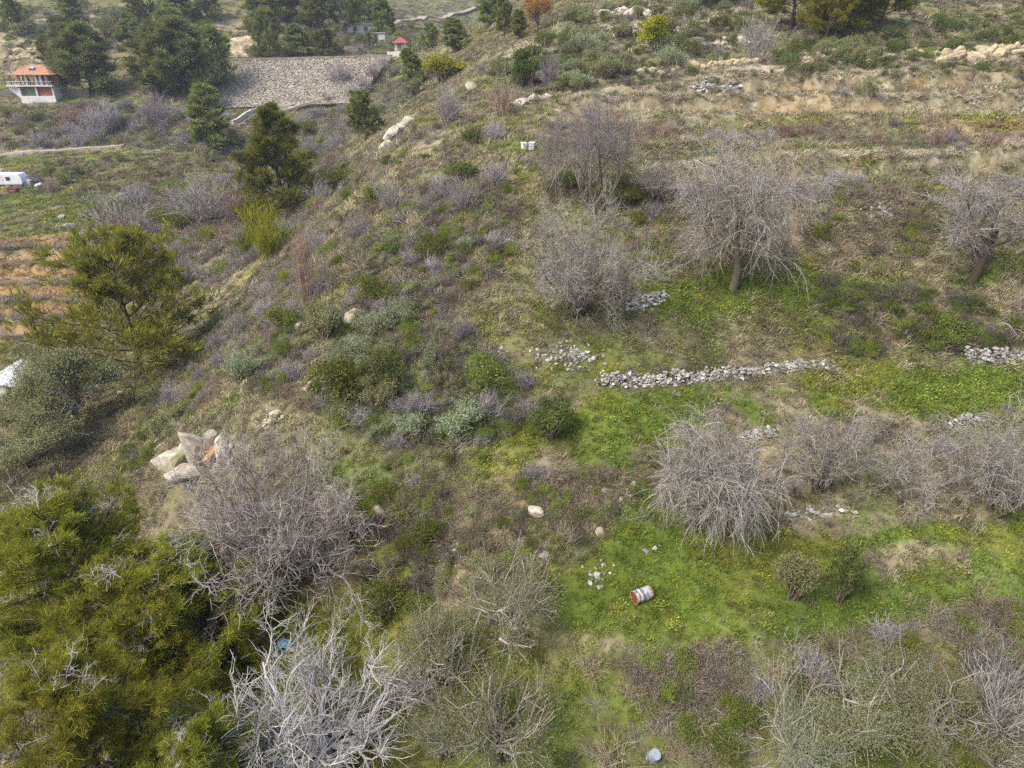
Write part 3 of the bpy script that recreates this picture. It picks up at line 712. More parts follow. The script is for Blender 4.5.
def scatter_nodes():
    nt = bpy.data.node_groups.new('scatter', 'GeometryNodeTree')
    nt.interface.new_socket('Geometry', in_out='INPUT', socket_type='NodeSocketGeometry'); nt.interface.new_socket('Geometry', in_out='OUTPUT', socket_type='NodeSocketGeometry')
    gi = nt.nodes.new('NodeGroupInput'); go = nt.nodes.new('NodeGroupOutput')
    ci = nt.nodes.new('GeometryNodeCollectionInfo'); ci.inputs['Collection'].default_value = tcol; ci.inputs['Separate Children'].default_value = True; ci.inputs['Reset Children'].default_value = True
    ip = nt.nodes.new('GeometryNodeInstanceOnPoints'); ip.inputs['Pick Instance'].default_value = True
    def na(name, t):
        n = nt.nodes.new('GeometryNodeInputNamedAttribute'); n.data_type = t; n.inputs['Name'].default_value = name
        return n.outputs['Attribute']
    nt.links.new(gi.outputs[0], ip.inputs['Points']); nt.links.new(ci.outputs[0], ip.inputs['Instance'])
    nt.links.new(na('kind_index', 'INT'), ip.inputs['Instance Index']); nt.links.new(na('turn', 'FLOAT_VECTOR'), ip.inputs['Rotation']); nt.links.new(na('size', 'FLOAT_VECTOR'), ip.inputs['Scale'])
    nt.links.new(ip.outputs[0], go.inputs[0]); return nt
SCAT = scatter_nodes()
def scatter_obj(name, X, Y, kind, size, colr, label, cat, tilt=0.0, dz=0.0):
    n = len(X); Z = H(X, Y) + dz
    me = bpy.data.meshes.new(name); me.vertices.add(n); me.vertices.foreach_set('co', np.stack([X, Y, Z], -1).astype(np.float32).ravel())
    N = gnormal(X, Y)
    ex = np.arctan2(-N[:, 1], N[:, 2]) * 0.8 + tilt * rng.normal(size=n); ey = np.arctan2(N[:, 0], N[:, 2]) * 0.8 + tilt * rng.normal(size=n)
    # spin about z first, then lean with the slope
    spin = rng.random(n) * 6.283
    turn = np.stack([ex * np.cos(spin) + ey * np.sin(spin), -ex * np.sin(spin) + ey * np.cos(spin), spin], -1)
    for nm, tp, dat, key in (('kind_index', 'INT', kind.astype(np.int32), 'value'), ('turn', 'FLOAT_VECTOR', turn.astype(np.float32), 'vector'), ('size', 'FLOAT_VECTOR', size.astype(np.float32), 'vector'),
                             ('col', 'FLOAT_COLOR', np.concatenate([colr, np.ones((n, 1))], 1).astype(np.float32), 'color')):
        a = me.attributes.new(nm, tp, 'POINT'); a.data.foreach_set(key, np.ascontiguousarray(dat).ravel())
    o = obj_me(name, me); md = o.modifiers.new('scatter', 'NODES'); md.node_group = SCAT
    return tag(o, label, cat, kind='stuff')
def polar_pts(n, r0, r1, pw=1.0):
    """spread so that every part of the hillside as seen from the air gets its share"""
    t = R(-52) + R(104) * rng.random(n); u = rng.random(n) ** pw; r = r0 * (r1 / r0) ** u
    return r * np.sin(t), r * np.cos(t) + OY + 0.0
NG = 185000
X, Y = polar_pts(NG - 80000, 45, 250); X2, Y2 = polar_pts(80000, 17, 66); X = np.concatenate([X, X2]); Y = np.concatenate([Y, Y2])
W = cover(X, Y); C0 = cover_col(X, Y, W)
d = np.hypot(X, Y)
pick = rng.random(NG); cum = np.cumsum(W, -1)
typ = (pick[:, None] > cum).sum(-1).clip(0, 5)
kind = np.where(typ == 0, rng.integers(0, 3, NG), np.where(typ == 1, rng.integers(3, 6, NG), np.where(typ == 2, rng.choice([3, 4, 5, 8, 9, 8, 9, 6, 7], NG), np.where(typ == 3, rng.choice([10, 11, 3, 0], NG), rng.choice([10, 11, 10, 4], NG)))))
kind = np.where((typ == 0) & (rng.random(NG) < .2), rng.integers(6, 8, NG), kind)
tc = COVER[typ]; colr = (0.35 * C0 + 0.65 * tc) * (0.55 + 0.95 * rng.random((NG, 1)))
hot = (rng.random(NG) < .3) & (typ == 0); colr[hot] *= [1.18, 1.03, 1.0]; cool = (rng.random(NG) < .3) & (typ == 0); colr[cool] *= [.7, .82, 1.0]
colr = np.where((kind >= 10)[:, None], np.array([.40, .38, .34]) * (0.7 + .5 * rng.random((NG, 1))), colr)
colr = np.where(((kind == 8) | (kind == 9))[:, None], np.array([.23, .195, .165]) * (0.6 + .8 * rng.random((NG, 1))), colr)
s = 0.52 * (np.clip(d, 14, 200) / 26) ** 0.75 * (0.55 + 1.0 * rng.random(NG) ** 2)
hgt = (0.55 + 0.5 * rng.random(NG)) * np.where(typ == 0, 1.05 * (26 / np.clip(d, 20, 200)) ** .35, (26 / np.clip(d, 26, 200)) ** .25)
kk = (kind < 6) | ((kind >= 6) & (rng.random(NG) < .8)); kk &= ~((kind >= 10) & (rng.random(NG) < .55))
scatter_obj('grass', X[kk], Y[kk], kind[kk], np.stack([s, s, s * hgt], -1)[kk], colr[kk], 'short green grass and dry straw covering the terraced hillside', 'grass', 0.12)
# pale dry fringe along the lips of the long upper terraces
fx = []; fy = []
for q in LIPS:
    n = int((q[-1, 0] - q[0, 0]) * 20); x = q[0, 0] + (q[-1, 0] - q[0, 0]) * rng.random(n); yl = np.interp(x, q[:, 0], q[:, 1]); y = yl + .8 * fbm(x, yl, 9, 2, 55) + .35 + .35 * np.abs(rng.normal(size=n)); k = fbm(x, y, 6, 2, 56) > -.16; fx.append(x[k]); fy.append(y[k])
fx = np.concatenate(fx); fy = np.concatenate(fy); n = len(fx); s = .45 + .4 * rng.random(n)
scatter_obj('dry_grass', fx, fy, rng.integers(3, 6, n), np.stack([s, s, s * .9], -1), np.array([.64, .56, .40]) * (.7 + .5 * rng.random((n, 1))), 'pale dry grass fringing the long upper terrace edges', 'grass', .15)
# distant low scrub, too far to count
NF = 60000
X, Y = polar_pts(NF, 95, 900); W = cover(X, Y); d = np.hypot(X, Y)
kind = rng.choice([6, 7, 8, 9, 6, 7], NF); vg = fbm(X, Y, 25, 3, 77) + 0.5
colr = np.where((kind >= 8)[:, None], np.array([.20, .175, .155]), np.array([.085, .105, .05])) * (0.6 + .8 * rng.random((NF, 1)))
kk = (((rng.random(NF) < (0.25 + 1.1 * W[:, 2])) & (vg > .35)) | (d > 300)) & ((d > 120) | (X < -18))
s = 1.1 * (d / 130) ** .7 * (0.7 + .7 * rng.random(NF))
scatter_obj('distant_scrub', X[kk], Y[kk], kind[kk], np.stack([s, s, s * .8], -1)[kk], colr[kk], 'low grey green scrub over the far slopes across the valley', 'scrub')

# ------------------------------------------------------------------ the trees one can name
T_spread = bare_tree(101, h=6.2, stems=4, trunk_h=0.9, limbs=5, br=9, tw=11, fine=4, up=0.02, r0=0.15, spread=1.05, mat=GREY, fine_r=0.0042, twl=.8)
put_px(T_spread, 'bare_tree', 572, 318, 142, 'bare grey tree with a wide low twiggy crown right of the ridge', 'tree', 'bare trees on the terraces', rz=0.4, hpx=118)
T_up = bare_tree(102, h=6.5, stems=6, trunk_h=1.6, limbs=3, br=6, tw=8, fine=4, up=0.09, r0=0.11, spread=0.6, mat=LILAC, ang=0.5, fine_r=0.004, twl=.8)
put_px(T_up, 'bare_tree', 594, 214, 128, 'tall lilac-grey bare tree with upright stems behind the wide twiggy tree', 'tree', 'bare trees on the terraces', rz=1.0, hpx=120)
T_weep = bare_tree(103, h=6.8, stems=1, trunk_h=2.2, limbs=11, br=9, tw=11, fine=5, up=0.06, droop=0.17, r0=0.17, twl=1.0, spread=1.0, mat=GREY, brdroop=0.05, fine_r=0.0042, lean=(0.12, 0))
put_px(T_weep, 'bare_tree', 731, 290, 142, 'grey bare tree with a rounded weeping crown over a dark trunk, on the middle terrace', 'tree', 'bare trees on the terraces', rz=0.2, hpx=156)
T_lean = bare_tree(104, h=6.4, stems=1, trunk_h=2.3, limbs=9, br=9, tw=11, fine=4, up=0.05, droop=0.06, r0=0.15, twl=.8, spread=1.15, mat=GREY, lean=(0.35, 0), fine_r=0.0042)
put_px(T_lean, 'bare_tree', 968, 283, 165, 'bare tree with a dark trunk leaning right at the right edge of the middle terrace', 'tree', 'bare trees on the terraces', rz=0.0, hpx=122)
T_fount = bare_tree(105, h=4.0, stems=5, trunk_h=0.8, limbs=5, br=7, tw=9, fine=3, up=0.05, droop=0.22, r0=0.13, twl=1.5, spread=1.1, mat=GREY, brdroop=0.07, fine_r=0.0048, kink=.18)
put_px(T_fount, 'weeping_bare_tree', 708, 520, 138, 'pale grey bare tree with long drooping twigs on the lower lawn', 'tree', 'leafless trees along the lower lawn', rz=0.5, hpx=98)
T_b1 = bare_tree(106, h=3.6, stems=5, trunk_h=0.7, limbs=3, br=6, tw=8, fine=3, up=0.06, droop=0.04, r0=0.09, twl=1.0, spread=0.8, mat=GREY, fine_r=0.0042)
put_px(T_b1, 'bare_tree', 818, 494, 92, 'small bare tree with many thin upright stems, right of the weeping bare tree', 'tree', 'leafless trees along the lower lawn', rz=2.1, hpx=92)
T_b3 = bare_tree(109, h=3.4, stems=4, trunk_h=0.6, limbs=3, br=6, tw=7, fine=3, up=0.03, droop=0.10, r0=0.08, twl=1.2, spread=0.9, mat=GREY, fine_r=0.0042)
put_px(T_b3, 'bare_tree', 900, 505, 70, 'thin sparse bare tree on the lower lawn bank, second from the right edge', 'tree', 'leafless trees along the lower lawn', rz=0.3, hpx=72)
T_b2 = bare_tree(107, h=3.8, stems=3, trunk_h=0.7, limbs=5, br=7, tw=9, fine=4, up=0.04, droop=0.12, r0=0.12, twl=1.2, spread=1.1, mat=GREY, fine_r=0.0045)
put_px(T_b2, 'bare_tree', 990, 512, 112, 'bare arching grey tree at the right edge of the lower lawn', 'tree', 'leafless trees along the lower lawn', rz=0.9, hpx=100)
T_dense = bare_tree(108, h=4.6, stems=6, trunk_h=0.7, limbs=5, br=8, tw=11, fine=3, up=0.02, r0=0.14, twl=.85, spread=1.1, mat=GREYB, fine_r=0.0042, kink=.3)
put_px(T_dense, 'bare_tree', 285, 585, 205, 'dense grey-brown leafless tree below the rock outcrop, beside the big pines', 'tree', rz=0.7, hpx=120)
put_px(T_up, 'bare_tree', 552, 200, 46, 'slim upright bare tree left of the tall lilac-grey one', 'tree', 'bare trees on the terraces', rz=2.0, hpx=84)
put_px(T_b1, 'bare_tree', 655, 205, 60, 'small bare tree between the tall lilac-grey one and the weeping tree', 'tree', 'bare trees on the terraces', rz=4.0, hpx=50)
# the pale fig tree at the foot of the picture
T_fig = bare_tree(110, h=4.4, stems=6, trunk_h=1.1, limbs=3, br=8, tw=8, fine=3, up=0.045, r0=0.20, twl=0.95, spread=1.7, mat=PALE, tmat=PALE, bmat=PALE, ang=0.95, fine_r=0.0055, kink=.15, fork=.85)
put_px(T_fig, 'fig_tree', 316, 772, 226, 'whitish bare tree with thick curving branches at the foot of the photo', 'tree', rz=1.3, hpx=88)

# ------------------------------------------------------------------ pines
PN1 = conifer(201, h=9.5, w=8.2, base=0.12, limbs=52, sec=12, tuft=18, tk=11, ts=0.30, shape=0.75, top=0.5, dead=60, r0=0.22, nw=0.042, patch=0.9)
PN2 = conifer(202, h=9.0, w=7.0, base=0.12, limbs=46, sec=12, tuft=18, tk=11, ts=0.30, shape=0.8, top=0.45, dead=50, r0=0.2, nw=0.042, patch=0.9)
def put_top(pl, name, px, py, ztop, sc, label, cat, group=None, rz=None, hz=None):
    p = pt_Z(px, py, ztop); zb = gz(p[0], p[1]); hz_ = (ztop - zb) / (pl.h * sc)
    return put(pl, name, (p[0], p[1], zb), sc, label, cat, group, rz, hz_)
put_top(PN1, 'pine_tree', 40, 486, 2.4, 1.12, 'big yellow-green pine with dead white twigs at the left edge, below the olive trees', 'pine', 'big pines at the lower left', rz=0.3)
put_top(PN2, 'pine_tree', 176, 556, 1.2, 0.92, 'yellow-green pine next to the dense grey-brown leafless tree', 'pine', 'big pines at the lower left', rz=2.0)
put_top(PN1, 'pine_tree', 62, 668, 2.6, 0.85, 'yellow-green pine filling the lower left corner', 'pine', 'big pines at the lower left', rz=4.0)
put_top(PN2, 'pine_tree', 178, 700, 0.6, 0.75, 'lower yellow-green pine left of the whitish bare tree', 'pine', 'big pines at the lower left', rz=5.1)
put_top(PN1, 'pine_tree', 112, 560, 1.0, 0.92, 'yellow-green pine in the middle of the lower left group', 'pine', 'big pines at the lower left', rz=1.1)
PN3 = conifer(203, h=9.0, w=11.0, base=0.03, limbs=46, sec=12, tuft=11, tk=11, ts=0.42, droopy=.02, shape=0.6, top=0.55, dead=36, r0=0.2, nw=0.06, patch=0.7, mat=PINEO)
put_px(PN3, 'pine_tree', 142, 376, 160, 'broad open yellow-green pine in the ravine, in front of the orange terraces', 'pine', rz=0.8, hpx=142)
PN4 = conifer(204, h=12.0, w=9.0, base=0.06, limbs=46, sec=11, tuft=11, tk=10, ts=0.52, shape=0.9, top=0.3, mat=PINED, r0=0.26, nw=0.07, patch=0.5)
put_px(PN4, 'pine_tree', 282, 218, 80, 'dark bushy pine alone in the valley behind the ridge', 'pine', rz=0.3, hpx=108)
PNF = [conifer(210 + k, h=10.0, w=(6.5, 8.0, 5.0)[k], base=0.08, limbs=34, sec=9, tuft=8, tk=9, ts=0.75, mat=PINEF, shape=(0.8, 0.6, 0.7)[k], top=(0.35, 0.5, 0.3)[k], r0=0.22, nw=0.10, patch=0.4) for k in range(3)]
put_px(PNF[2], 'pine_tree', 214, 152, 42, 'slim dark pine standing in front of the stone embankment', 'pine', rz=0.2, hpx=64)
put_px(PNF[1], 'pine_tree', 370, 138, 38, 'rounded green pine right of the road end below the embankment', 'pine', rz=0.7, hpx=46)
put_px(PNF[2], 'pine_tree', 415, 88, 24, 'narrow green conifer next to the bright round bush', 'pine', rz=1.7, hpx=38)
for k, (px, py, w, h, lab) in enumerate(((93, 93, 52, 66, 'dark pine directly right of the house'), (66, 70, 34, 44, 'pine just behind the house on its right'), (158, 92, 48, 66, 'leftmost dark pine of the thick clump left of the embankment'),
        (186, 96, 56, 74, 'tallest pine in the middle of the clump left of the embankment'), (213, 90, 44, 60, 'rightmost pine of the clump against the embankment edge'), (175, 60, 40, 48, 'pine behind the top of the clump left of the embankment'),
        (48, 62, 16, 26, 'small pine on the pale cliff behind the house'), (15, 34, 22, 34, 'small pine on top of the left pale cliff'), (72, 24, 24, 30, 'small pine on the far slope above the house'), (132, 40, 22, 26, 'small pine on the far slope between the pine clumps'),
        (148, 30, 30, 46, 'pine on the far slope right of the small ones'), (182, 22, 30, 36, 'pine at the top edge above the dark clump'), (208, 20, 30, 44, 'pine at the top edge left of the pale rocky knoll'), (268, 58, 34, 46, 'pine at the top left corner of the embankment'),
        (262, 30, 30, 44, 'pine right of the pale rocky knoll'), (298, 56, 26, 30, 'olive-green pine above the middle of the embankment'), (330, 56, 30, 26, 'low spreading pine on the embankment top'), (285, 22, 34, 46, 'pine of the far row, leftmost'),
        (318, 30, 34, 52, 'pine of the far row, second from its left'), (345, 32, 36, 56, 'tall pine of the far row above the embankment'), (368, 26, 34, 52, 'dark pine at the right end of the far row'), (384, 38, 24, 38, 'small pine just left of the little red-roofed hut'),
        (428, 50, 20, 26, 'round pine right of the red-roofed hut'), (456, 52, 28, 32, 'larger round pine right of the red-roofed hut'), (490, 26, 24, 40, 'dark pine on the far slope left of the orange tree'), (505, 36, 22, 36, 'pine beside the foot of the orange tree'), (520, 40, 18, 28, 'small green pine touching the orange tree'))):
    put_px(PNF[k % 3], 'pine_tree', px, py, w, lab, 'pine', 'far pines across the valley', hpx=h)
# pines on the crown of the right-hand hill, their trunks showing
PTR = [conifer(220 + k, h=10.0, w=8.5, base=0.2, limbs=30, sec=10, tuft=10, tk=10, ts=0.55, mat=(PINED, PINE)[k], shape=0.5, top=0.6, r0=0.24, nw=0.07, dead=5, patch=0.5) for k in range(2)]
for px, py, w, k, lab in ((690, 8, 60, 0, 'leftmost pine along the top edge of the hill'), (735, 2, 66, 1, 'second pine from the left along the top edge of the hill'), (792, 30, 74, 1, 'yellowish pine left of the bare pale trunk on the hilltop'), (825, 43, 60, 1, 'pine with a pale bare trunk on the hilltop'),
        (846, 38, 84, 0, 'dark pine right of the pale trunk on the hilltop'), (880, 28, 70, 0, 'pine at the right end of the hilltop row'), (985, -6, 60, 1, 'pine at the top right corner')):
    put_px(PTR[k], 'pine_tree', px, py, w, lab, 'pine', 'pines on top of the right-hand hill', hpx=66)

# ------------------------------------------------------------------ olive and other leafy trees
def leaf_tree(seed, h=4.5, w=4.5, limbs=7, n=5200, leafs=0.16, mat=OLIVE, k=6, ln=0.55, lw=0.2, trunk_h=0.9, stems=2, lob=26, tm=TRUNK):
    g = np.random.default_rng(seed)
    P0 = grow(g.normal(size=(stems, 3)) * [.12, .12, 0] + [0, 0, -.2], np.tile([0, 0, 1.0], (stems, 1)) + g.normal(size=(stems, 3)) * .25, np.full(stems, trunk_h + .3), 5, .1, (0, 0, .05), g)
    az = g.random(lob) * 6.283; rad = w * 0.40 * np.sqrt(g.random(lob)); q = rad / (w * .4)
    C = np.stack([np.cos(az) * rad, np.sin(az) * rad, h * (0.30 + (0.48 - 0.22 * q) * g.random(lob) ** .6)], -1); lr = w * (0.09 + 0.10 * g.random(lob))
    tt = np.linspace(0, 1, 7)[None, :, None]; st = P0[g.integers(0, stems, lob), -1]
    P1 = st[:, None] * (1 - tt) + C[:, None] * tt + np.sin(tt * 3.14) * g.normal(size=(lob, 1, 3)) * .12 * w * .3 + g.normal(size=(lob, 7, 3)) * .02 * w
    S2, D2, pi, t = spawn(P1, 9, .45, 1, .7, .3, g); P2 = grow(S2, D2, lr[pi] * (1 + .6 * g.random(len(S2))), 5, .15, (0, 0, .03), g)
    ci = g.integers(0, lob, n); dd = norm(g.normal(size=(n, 3))); r_ = lr[ci] * g.random(n) ** .45 * (1 + .25 * g.normal(size=n))
    pos = C[ci] + dd * r_[:, None] * [1, 1, .8]; TV, TF = tmpl_leaves(k, g, ln, lw)
    fol = stamp(TV, TF, pos, rot_to(dd + [0, 0, .4] + .4 * g.normal(size=dd.shape), g), leafs * (.6 + .8 * g.random(n)), g)
    return mk_plant([('trunk', [tubes(P0, taper(stems, 5, .13, .08), 7, g)], tm), ('branches', [tubes(P1, taper(lob, 7, .045, .012), 4, g), tubes(P2, taper(len(S2), 5, .012, .005), 3, g)], GREYB), ('crown', [fol], mat)])
OL = [leaf_tree(301 + k, lob=(26, 20)[k], n=(5200, 4200)[k]) for k in range(2)]
put_px(OL[0], 'olive_tree', 72, 428, 92, 'grey-green olive tree right of the pale sheet roof', 'olive tree', 'olive trees in the ravine', hpx=76)
put_px(OL[1], 'olive_tree', 26, 470, 120, 'grey-green olive tree just below the pale sheet roof at the left edge', 'olive tree', 'olive trees in the ravine', hpx=58)
put_px(OL[1], 'olive_tree', 58, 378, 64, 'olive tree above the pale sheet roof, at the foot of the orange terraces', 'olive tree', 'olive trees in the ravine', hpx=50)
OS = [leaf_tree(311 + k, h=2.3, w=3.6, n=3300, leafs=0.085, lob=26, trunk_h=.25, stems=5, k=5, mat=m_) for k, m_ in enumerate((OLIVE, OLIVE, SAGE))]
for px, py, w, h, k, lab in ((505, 640, 108, 66, 0, 'rounded grey-green leafy shrub left of the painted drum'), (440, 690, 100, 60, 1, 'grey-green leafy shrub right of the whitish bare tree'), (500, 756, 120, 66, 0, 'grey-green leafy shrub at the bottom edge, in the middle'),
        (445, 758, 80, 50, 2, 'pale grey-green shrub at the bottom edge, right of the whitish bare tree'), (850, 735, 120, 52, 1, 'large grey-green shrub among the brambles, left of its two neighbours'), (925, 745, 110, 60, 0, 'large grey-green shrub among the brambles, nearest the right corner'),
        (800, 766, 90, 44, 2, 'grey-green shrub at the bottom edge under the yellow-leaved bramble'), (1000, 772, 80, 46, 1, 'grey-green shrub in the lower right corner'), (890, 690, 90, 36, 1, 'olive-green shrub behind the two large ones at lower right')):
    put_px(OS[k], 'leafy_shrub', px, py, w, lab, 'shrub', 'grey-green shrubs in the foreground', hpx=h)
RB = [leafy(320 + k, 1.2, 1.15, 7, 1100, .10, 6, mat=(DGREEN, OLIVE)[k], ln=.6, lw=.18) for k in range(2)]
put_px(RB[1], 'round_shrub', 794, 598, 48, 'round dark grey-green bush on the lower lawn, left one of the pair', 'shrub', 'pair of bushes on the lower lawn', hpx=46)
put_px(RB[0], 'round_shrub', 838, 600, 34, 'narrow dark green bush on the lower lawn, right one of the pair', 'shrub', 'pair of bushes on the lower lawn', hpx=48)
put_px(RB[0], 'round_shrub', 552, 436, 44, 'dark green pointed bush alone on the middle lawn', 'shrub', hpx=34)
put_px(leafy(330, 1.2, 1.2, 8, 1500, .10, 6, mat=YGREEN), 'round_shrub', 441, 84, 32, 'bright yellow-green round bush on the ridge skyline', 'shrub', hpx=28)
put_px(leafy(331, 1.1, 1.4, 8, 1500, .10, 6, mat=YGREEN), 'round_shrub', 652, 52, 26, 'yellow-green upright bush on the stony hill', 'shrub', hpx=34)
put_px(leafy(332, 1.0, 1.5, 8, 1500, .10, 6, mat=DGREEN), 'round_shrub', 529, 86, 26, 'dark green upright bush beside the lilac-grey one on the hill', 'shrub', hpx=38)
LB = leaf_tree(333, h=4.5, w=4.4, n=4000, leafs=.2, mat=ORANGE, lob=20)
put_px(LB, 'autumn_tree', 537, 32, 32, 'orange autumn-leaved tree at the top edge where the valley opens', 'tree', hpx=34)

# ------------------------------------------------------------------ shrubs of the scrub, each one on its own
SH = {
 'green':  [leafy(400 + k, 1.25, .75, 8, 620, .085, 5, mat=GREEN) for k in range(3)],
 'dgreen': [leafy(410 + k, 1.3, .8, 8, 620, .085, 5, mat=DGREEN) for k in range(3)],
 'sage':   [leafy(420 + k, 1.2, .65, 8, 620, .085, 5, mat=SAGE, lw=.18) for k in range(2)],
 'olive':  [leafy(425 + k, 1.3, 1.0, 8, 620, .095, 5, mat=OLIVE, lw=.2) for k in range(2)],
 'heath':  [stem_bush(430 + k, 60, .62, 1.25, .16, .02, .010, 7, DARKT, DGREEN if k else None, 160 if k else 0, .05, .32) for k in range(3)],
 'lilac':  [stem_bush(440 + k, 60, .85, 1.0, .13, .03, .010, 8, LILAC, None, 0, .1, .42, fine=2) for k in range(3)],
 'brown':  [stem_bush(450 + k, 70, .60, 1.2, .18, .0, .009, 6, BROWN, None, 0, .1, .45, droop=.05) for k in range(3)],
 'straw':  [stem_bush(460 + k, 110, .62, .9, .12, .0, .008, 2, STRAW, None, 0, .1, .4, droop=.10, base=.16) for k in range(3)],
 'red':    [stem_bush(470 + k, 70, 1.05, .42, .10, .03, .010, 5, RED, None, 0, .1, .32, base=.22) for k in range(3)],
 'bare':   [stem_bush(480 + k, 26, 1.3, .75, .12, .04, .015, 9, GREY, None, 0, .1, .42, fine=4) for k in range(3)],
 'bramble':[stem_bush(490 + k, 75, 1.25, 1.2, .10, .0, .011, 5, (GREYB, BROWN, GREYB)[k], (OLIVE, GREEN, SAGE)[k], 70, .05, .35, droop=.13, base=.35, segs=8) for k in range(3)],
 'broom':  [stem_bush(500 + k, 120, 1.0, .5, .10, .02, .010, 6, YGREEN, None, 0, .1, .35, base=.16) for k in range(2)],
}
KIND = {'green': ('green_shrub', 'bright green leafy shrub'), 'dgreen': ('dark_green_shrub', 'dark green leafy shrub'), 'sage': ('sage_shrub', 'pale sage-green mounded shrub'), 'olive': ('olive_shrub', 'grey-green leafy shrub'),
        'heath': ('heath_shrub', 'low dark grey heath-like shrub'), 'lilac': ('twiggy_shrub', 'lilac-grey leafless shrub'), 'brown': ('dry_shrub', 'dry brown low shrub'), 'straw': ('straw_tussock', 'straw-coloured grass tussock'),
        'red': ('cane_shrub', 'reddish-brown upright cane shrub'), 'bare': ('bare_bush', 'grey leafless bush'), 'bramble': ('bramble', 'grey-brown arching bramble'), 'broom': ('broom_shrub', 'yellow-green broom shrub')}
UGM = [stem_bush(600 + k, 34, .55, 1.25, .2, .0, .010, 5, MI, None, 0, .1, .5, base=.2).parts[0][1] for k in range(3)] + [leafy(610 + k, 1.1, .6, 7, 330, .09, 5, mat=MI, lw=.24).parts[1][1] for k in range(3)] + [stem_bush(620 + k, 70, .6, .8, .12, .0, .009, 1, MI, None, 0, .1, .4, droop=.09, base=.22).parts[0][1] for k in range(2)]
ucol = bpy.data.collections.new('undergrowth_kinds')
for i, me in enumerate(UGM): ucol.objects.link(bpy.data.objects.new('u%02d_undergrowth' % i, me))
UGC = {'green': (3, (.19, .24, .045)), 'dgreen': (3, (.13, .165, .05)), 'sage': (3, (.26, .285, .16)), 'olive': (3, (.24, .255, .13)), 'heath': (0, (.17, .145, .135)), 'lilac': (0, (.30, .265, .26)), 'brown': (0, (.33, .27, .20)),
       'straw': (6, (.44, .37, .24)), 'red': (6, (.30, .205, .165)), 'bare': (0, (.37, .34, .315)), 'bramble': (0, (.42, .37, .31)), 'broom': (6, (.26, .27, .05))}
UG = []
AUTO = []; AUTO_O = []
def shrub_zone(where, pix, n, mixd, s0, s1, gap=0.36):
    """n shrubs inside an outline on the hillside"""
    poly = wpoly(pix); P = np.array(poly); (xa, ya), (xb, yb) = P.min(0), P.max(0)
    UG.append((poly, mixd, n, s0, s1))
    keys = list(mixd); w = np.array([mixd[k] for k in keys], float); w /= w.sum(); got = []; tries = 0
    while len(got) < n and tries < n * 40:
        tries += 1
        # even spread over the view: nearer ground gets more
        x = xa + (xb - xa) * rng.random(); y = ya * (yb / max(ya, 1)) ** rng.random() if ya > 5 else ya + (yb - ya) * rng.random()
        if not inside(np.array([x]), np.array([y]), poly)[0]: continue
        if is_clear(np.array([x]), np.array([y]))[0]: continue
        s = 1.5 * (s0 + (s1 - s0) * rng.random() ** 1.6)
        if any((x - a) ** 2 + (y - b) ** 2 < (gap * (s + c)) ** 2 for a, b, c in got): continue
        got.append((x, y, s)); key = keys[rng.choice(len(keys), p=w)]; nm, lb = KIND[key]
        pl = SH[key][rng.integers(len(SH[key]))]
        AUTO.append((nm, lb, where, x, y, s))
        AUTO_O.append(put(pl, nm, (x, y, gz(x, y) - 0.03 * s), s * (1.25 / max(pl.w, .3)), '%s %s' % (lb, where), 'tussock' if key == 'straw' else 'shrub', '%s %s' % (lb, where), hz=rnd.uniform(.75, 1.25), tilt=.15))
shrub_zone('on the upper ridge crest', [(340, 190), (372, 158), (420, 128), (470, 118), (505, 128), (500, 178), (440, 250), (350, 262)], 60, {'lilac': 3, 'straw': 2, 'brown': 2, 'green': .8, 'bare': 1, 'dgreen': .5}, .5, 1.7)
shrub_zone('on the middle of the ridge', [(400, 200), (500, 178), (525, 200), (515, 265), (445, 335), (360, 335), (350, 262)], 62, {'heath': 3, 'green': .8, 'lilac': 2.6, 'straw': 1, 'brown': 1.5, 'sage': .5}, .5, 1.3)
shrub_zone('on the lower ridge scrub', [(232, 372), (300, 322), (360, 320), (470, 330), (560, 420), (500, 448), (390, 448), (300, 405), (250, 392)], 95, {'heath': 3, 'green': 1, 'sage': 1.4, 'lilac': 2.6, 'dgreen': 1.2, 'olive': .6, 'brown': 1.5, 'straw': .8}, .4, 1.15)
shrub_zone('on the slope below the ridge', [(385, 455), (480, 445), (600, 478), (610, 540), (540, 590), (440, 610), (385, 560)], 34, {'brown': 3, 'heath': 2, 'straw': 2, 'lilac': .6}, .3, .9)
shrub_zone('on the ravine side of the ridge', [(160, 405), (215, 345), (285, 265), (335, 215), (345, 262), (300, 322), (240, 370), (185, 420)], 62, {'lilac': 3, 'straw': 2, 'bare': 1.5, 'brown': 1, 'green': .9, 'broom': .3}, .5, 1.4)
shrub_zone('on the bank under the leaning bare tree', [(825, 285), (900, 292), (1000, 312), (1040, 345), (860, 358), (822, 335)], 36, {'heath': 3, 'dgreen': 1.6, 'brown': 1.6, 'green': .8}, .5, 1.2)
shrub_zone('on the slope between the weeping and leaning trees', [(815, 200), (930, 190), (930, 250), (880, 275), (815, 262)], 20, {'brown': 3, 'heath': 1, 'straw': 2, 'green': .7}, .5, 1.1)
shrub_zone('on the slope between the two wide bare trees', [(625, 185), (690, 190), (690, 262), (635, 270)], 12, {'brown': 3, 'green': 1.5, 'lilac': 2, 'straw': 1}, .5, 1.1)
shrub_zone('on the terrace behind the bare trees', [(540, 150), (545, 126), (620, 122), (800, 122), (1060, 124), (1060, 152), (830, 155), (690, 150), (620, 152)], 75, {'red': 3, 'lilac': 2, 'brown': 2, 'straw': 1, 'heath': .5}, .45, .85)
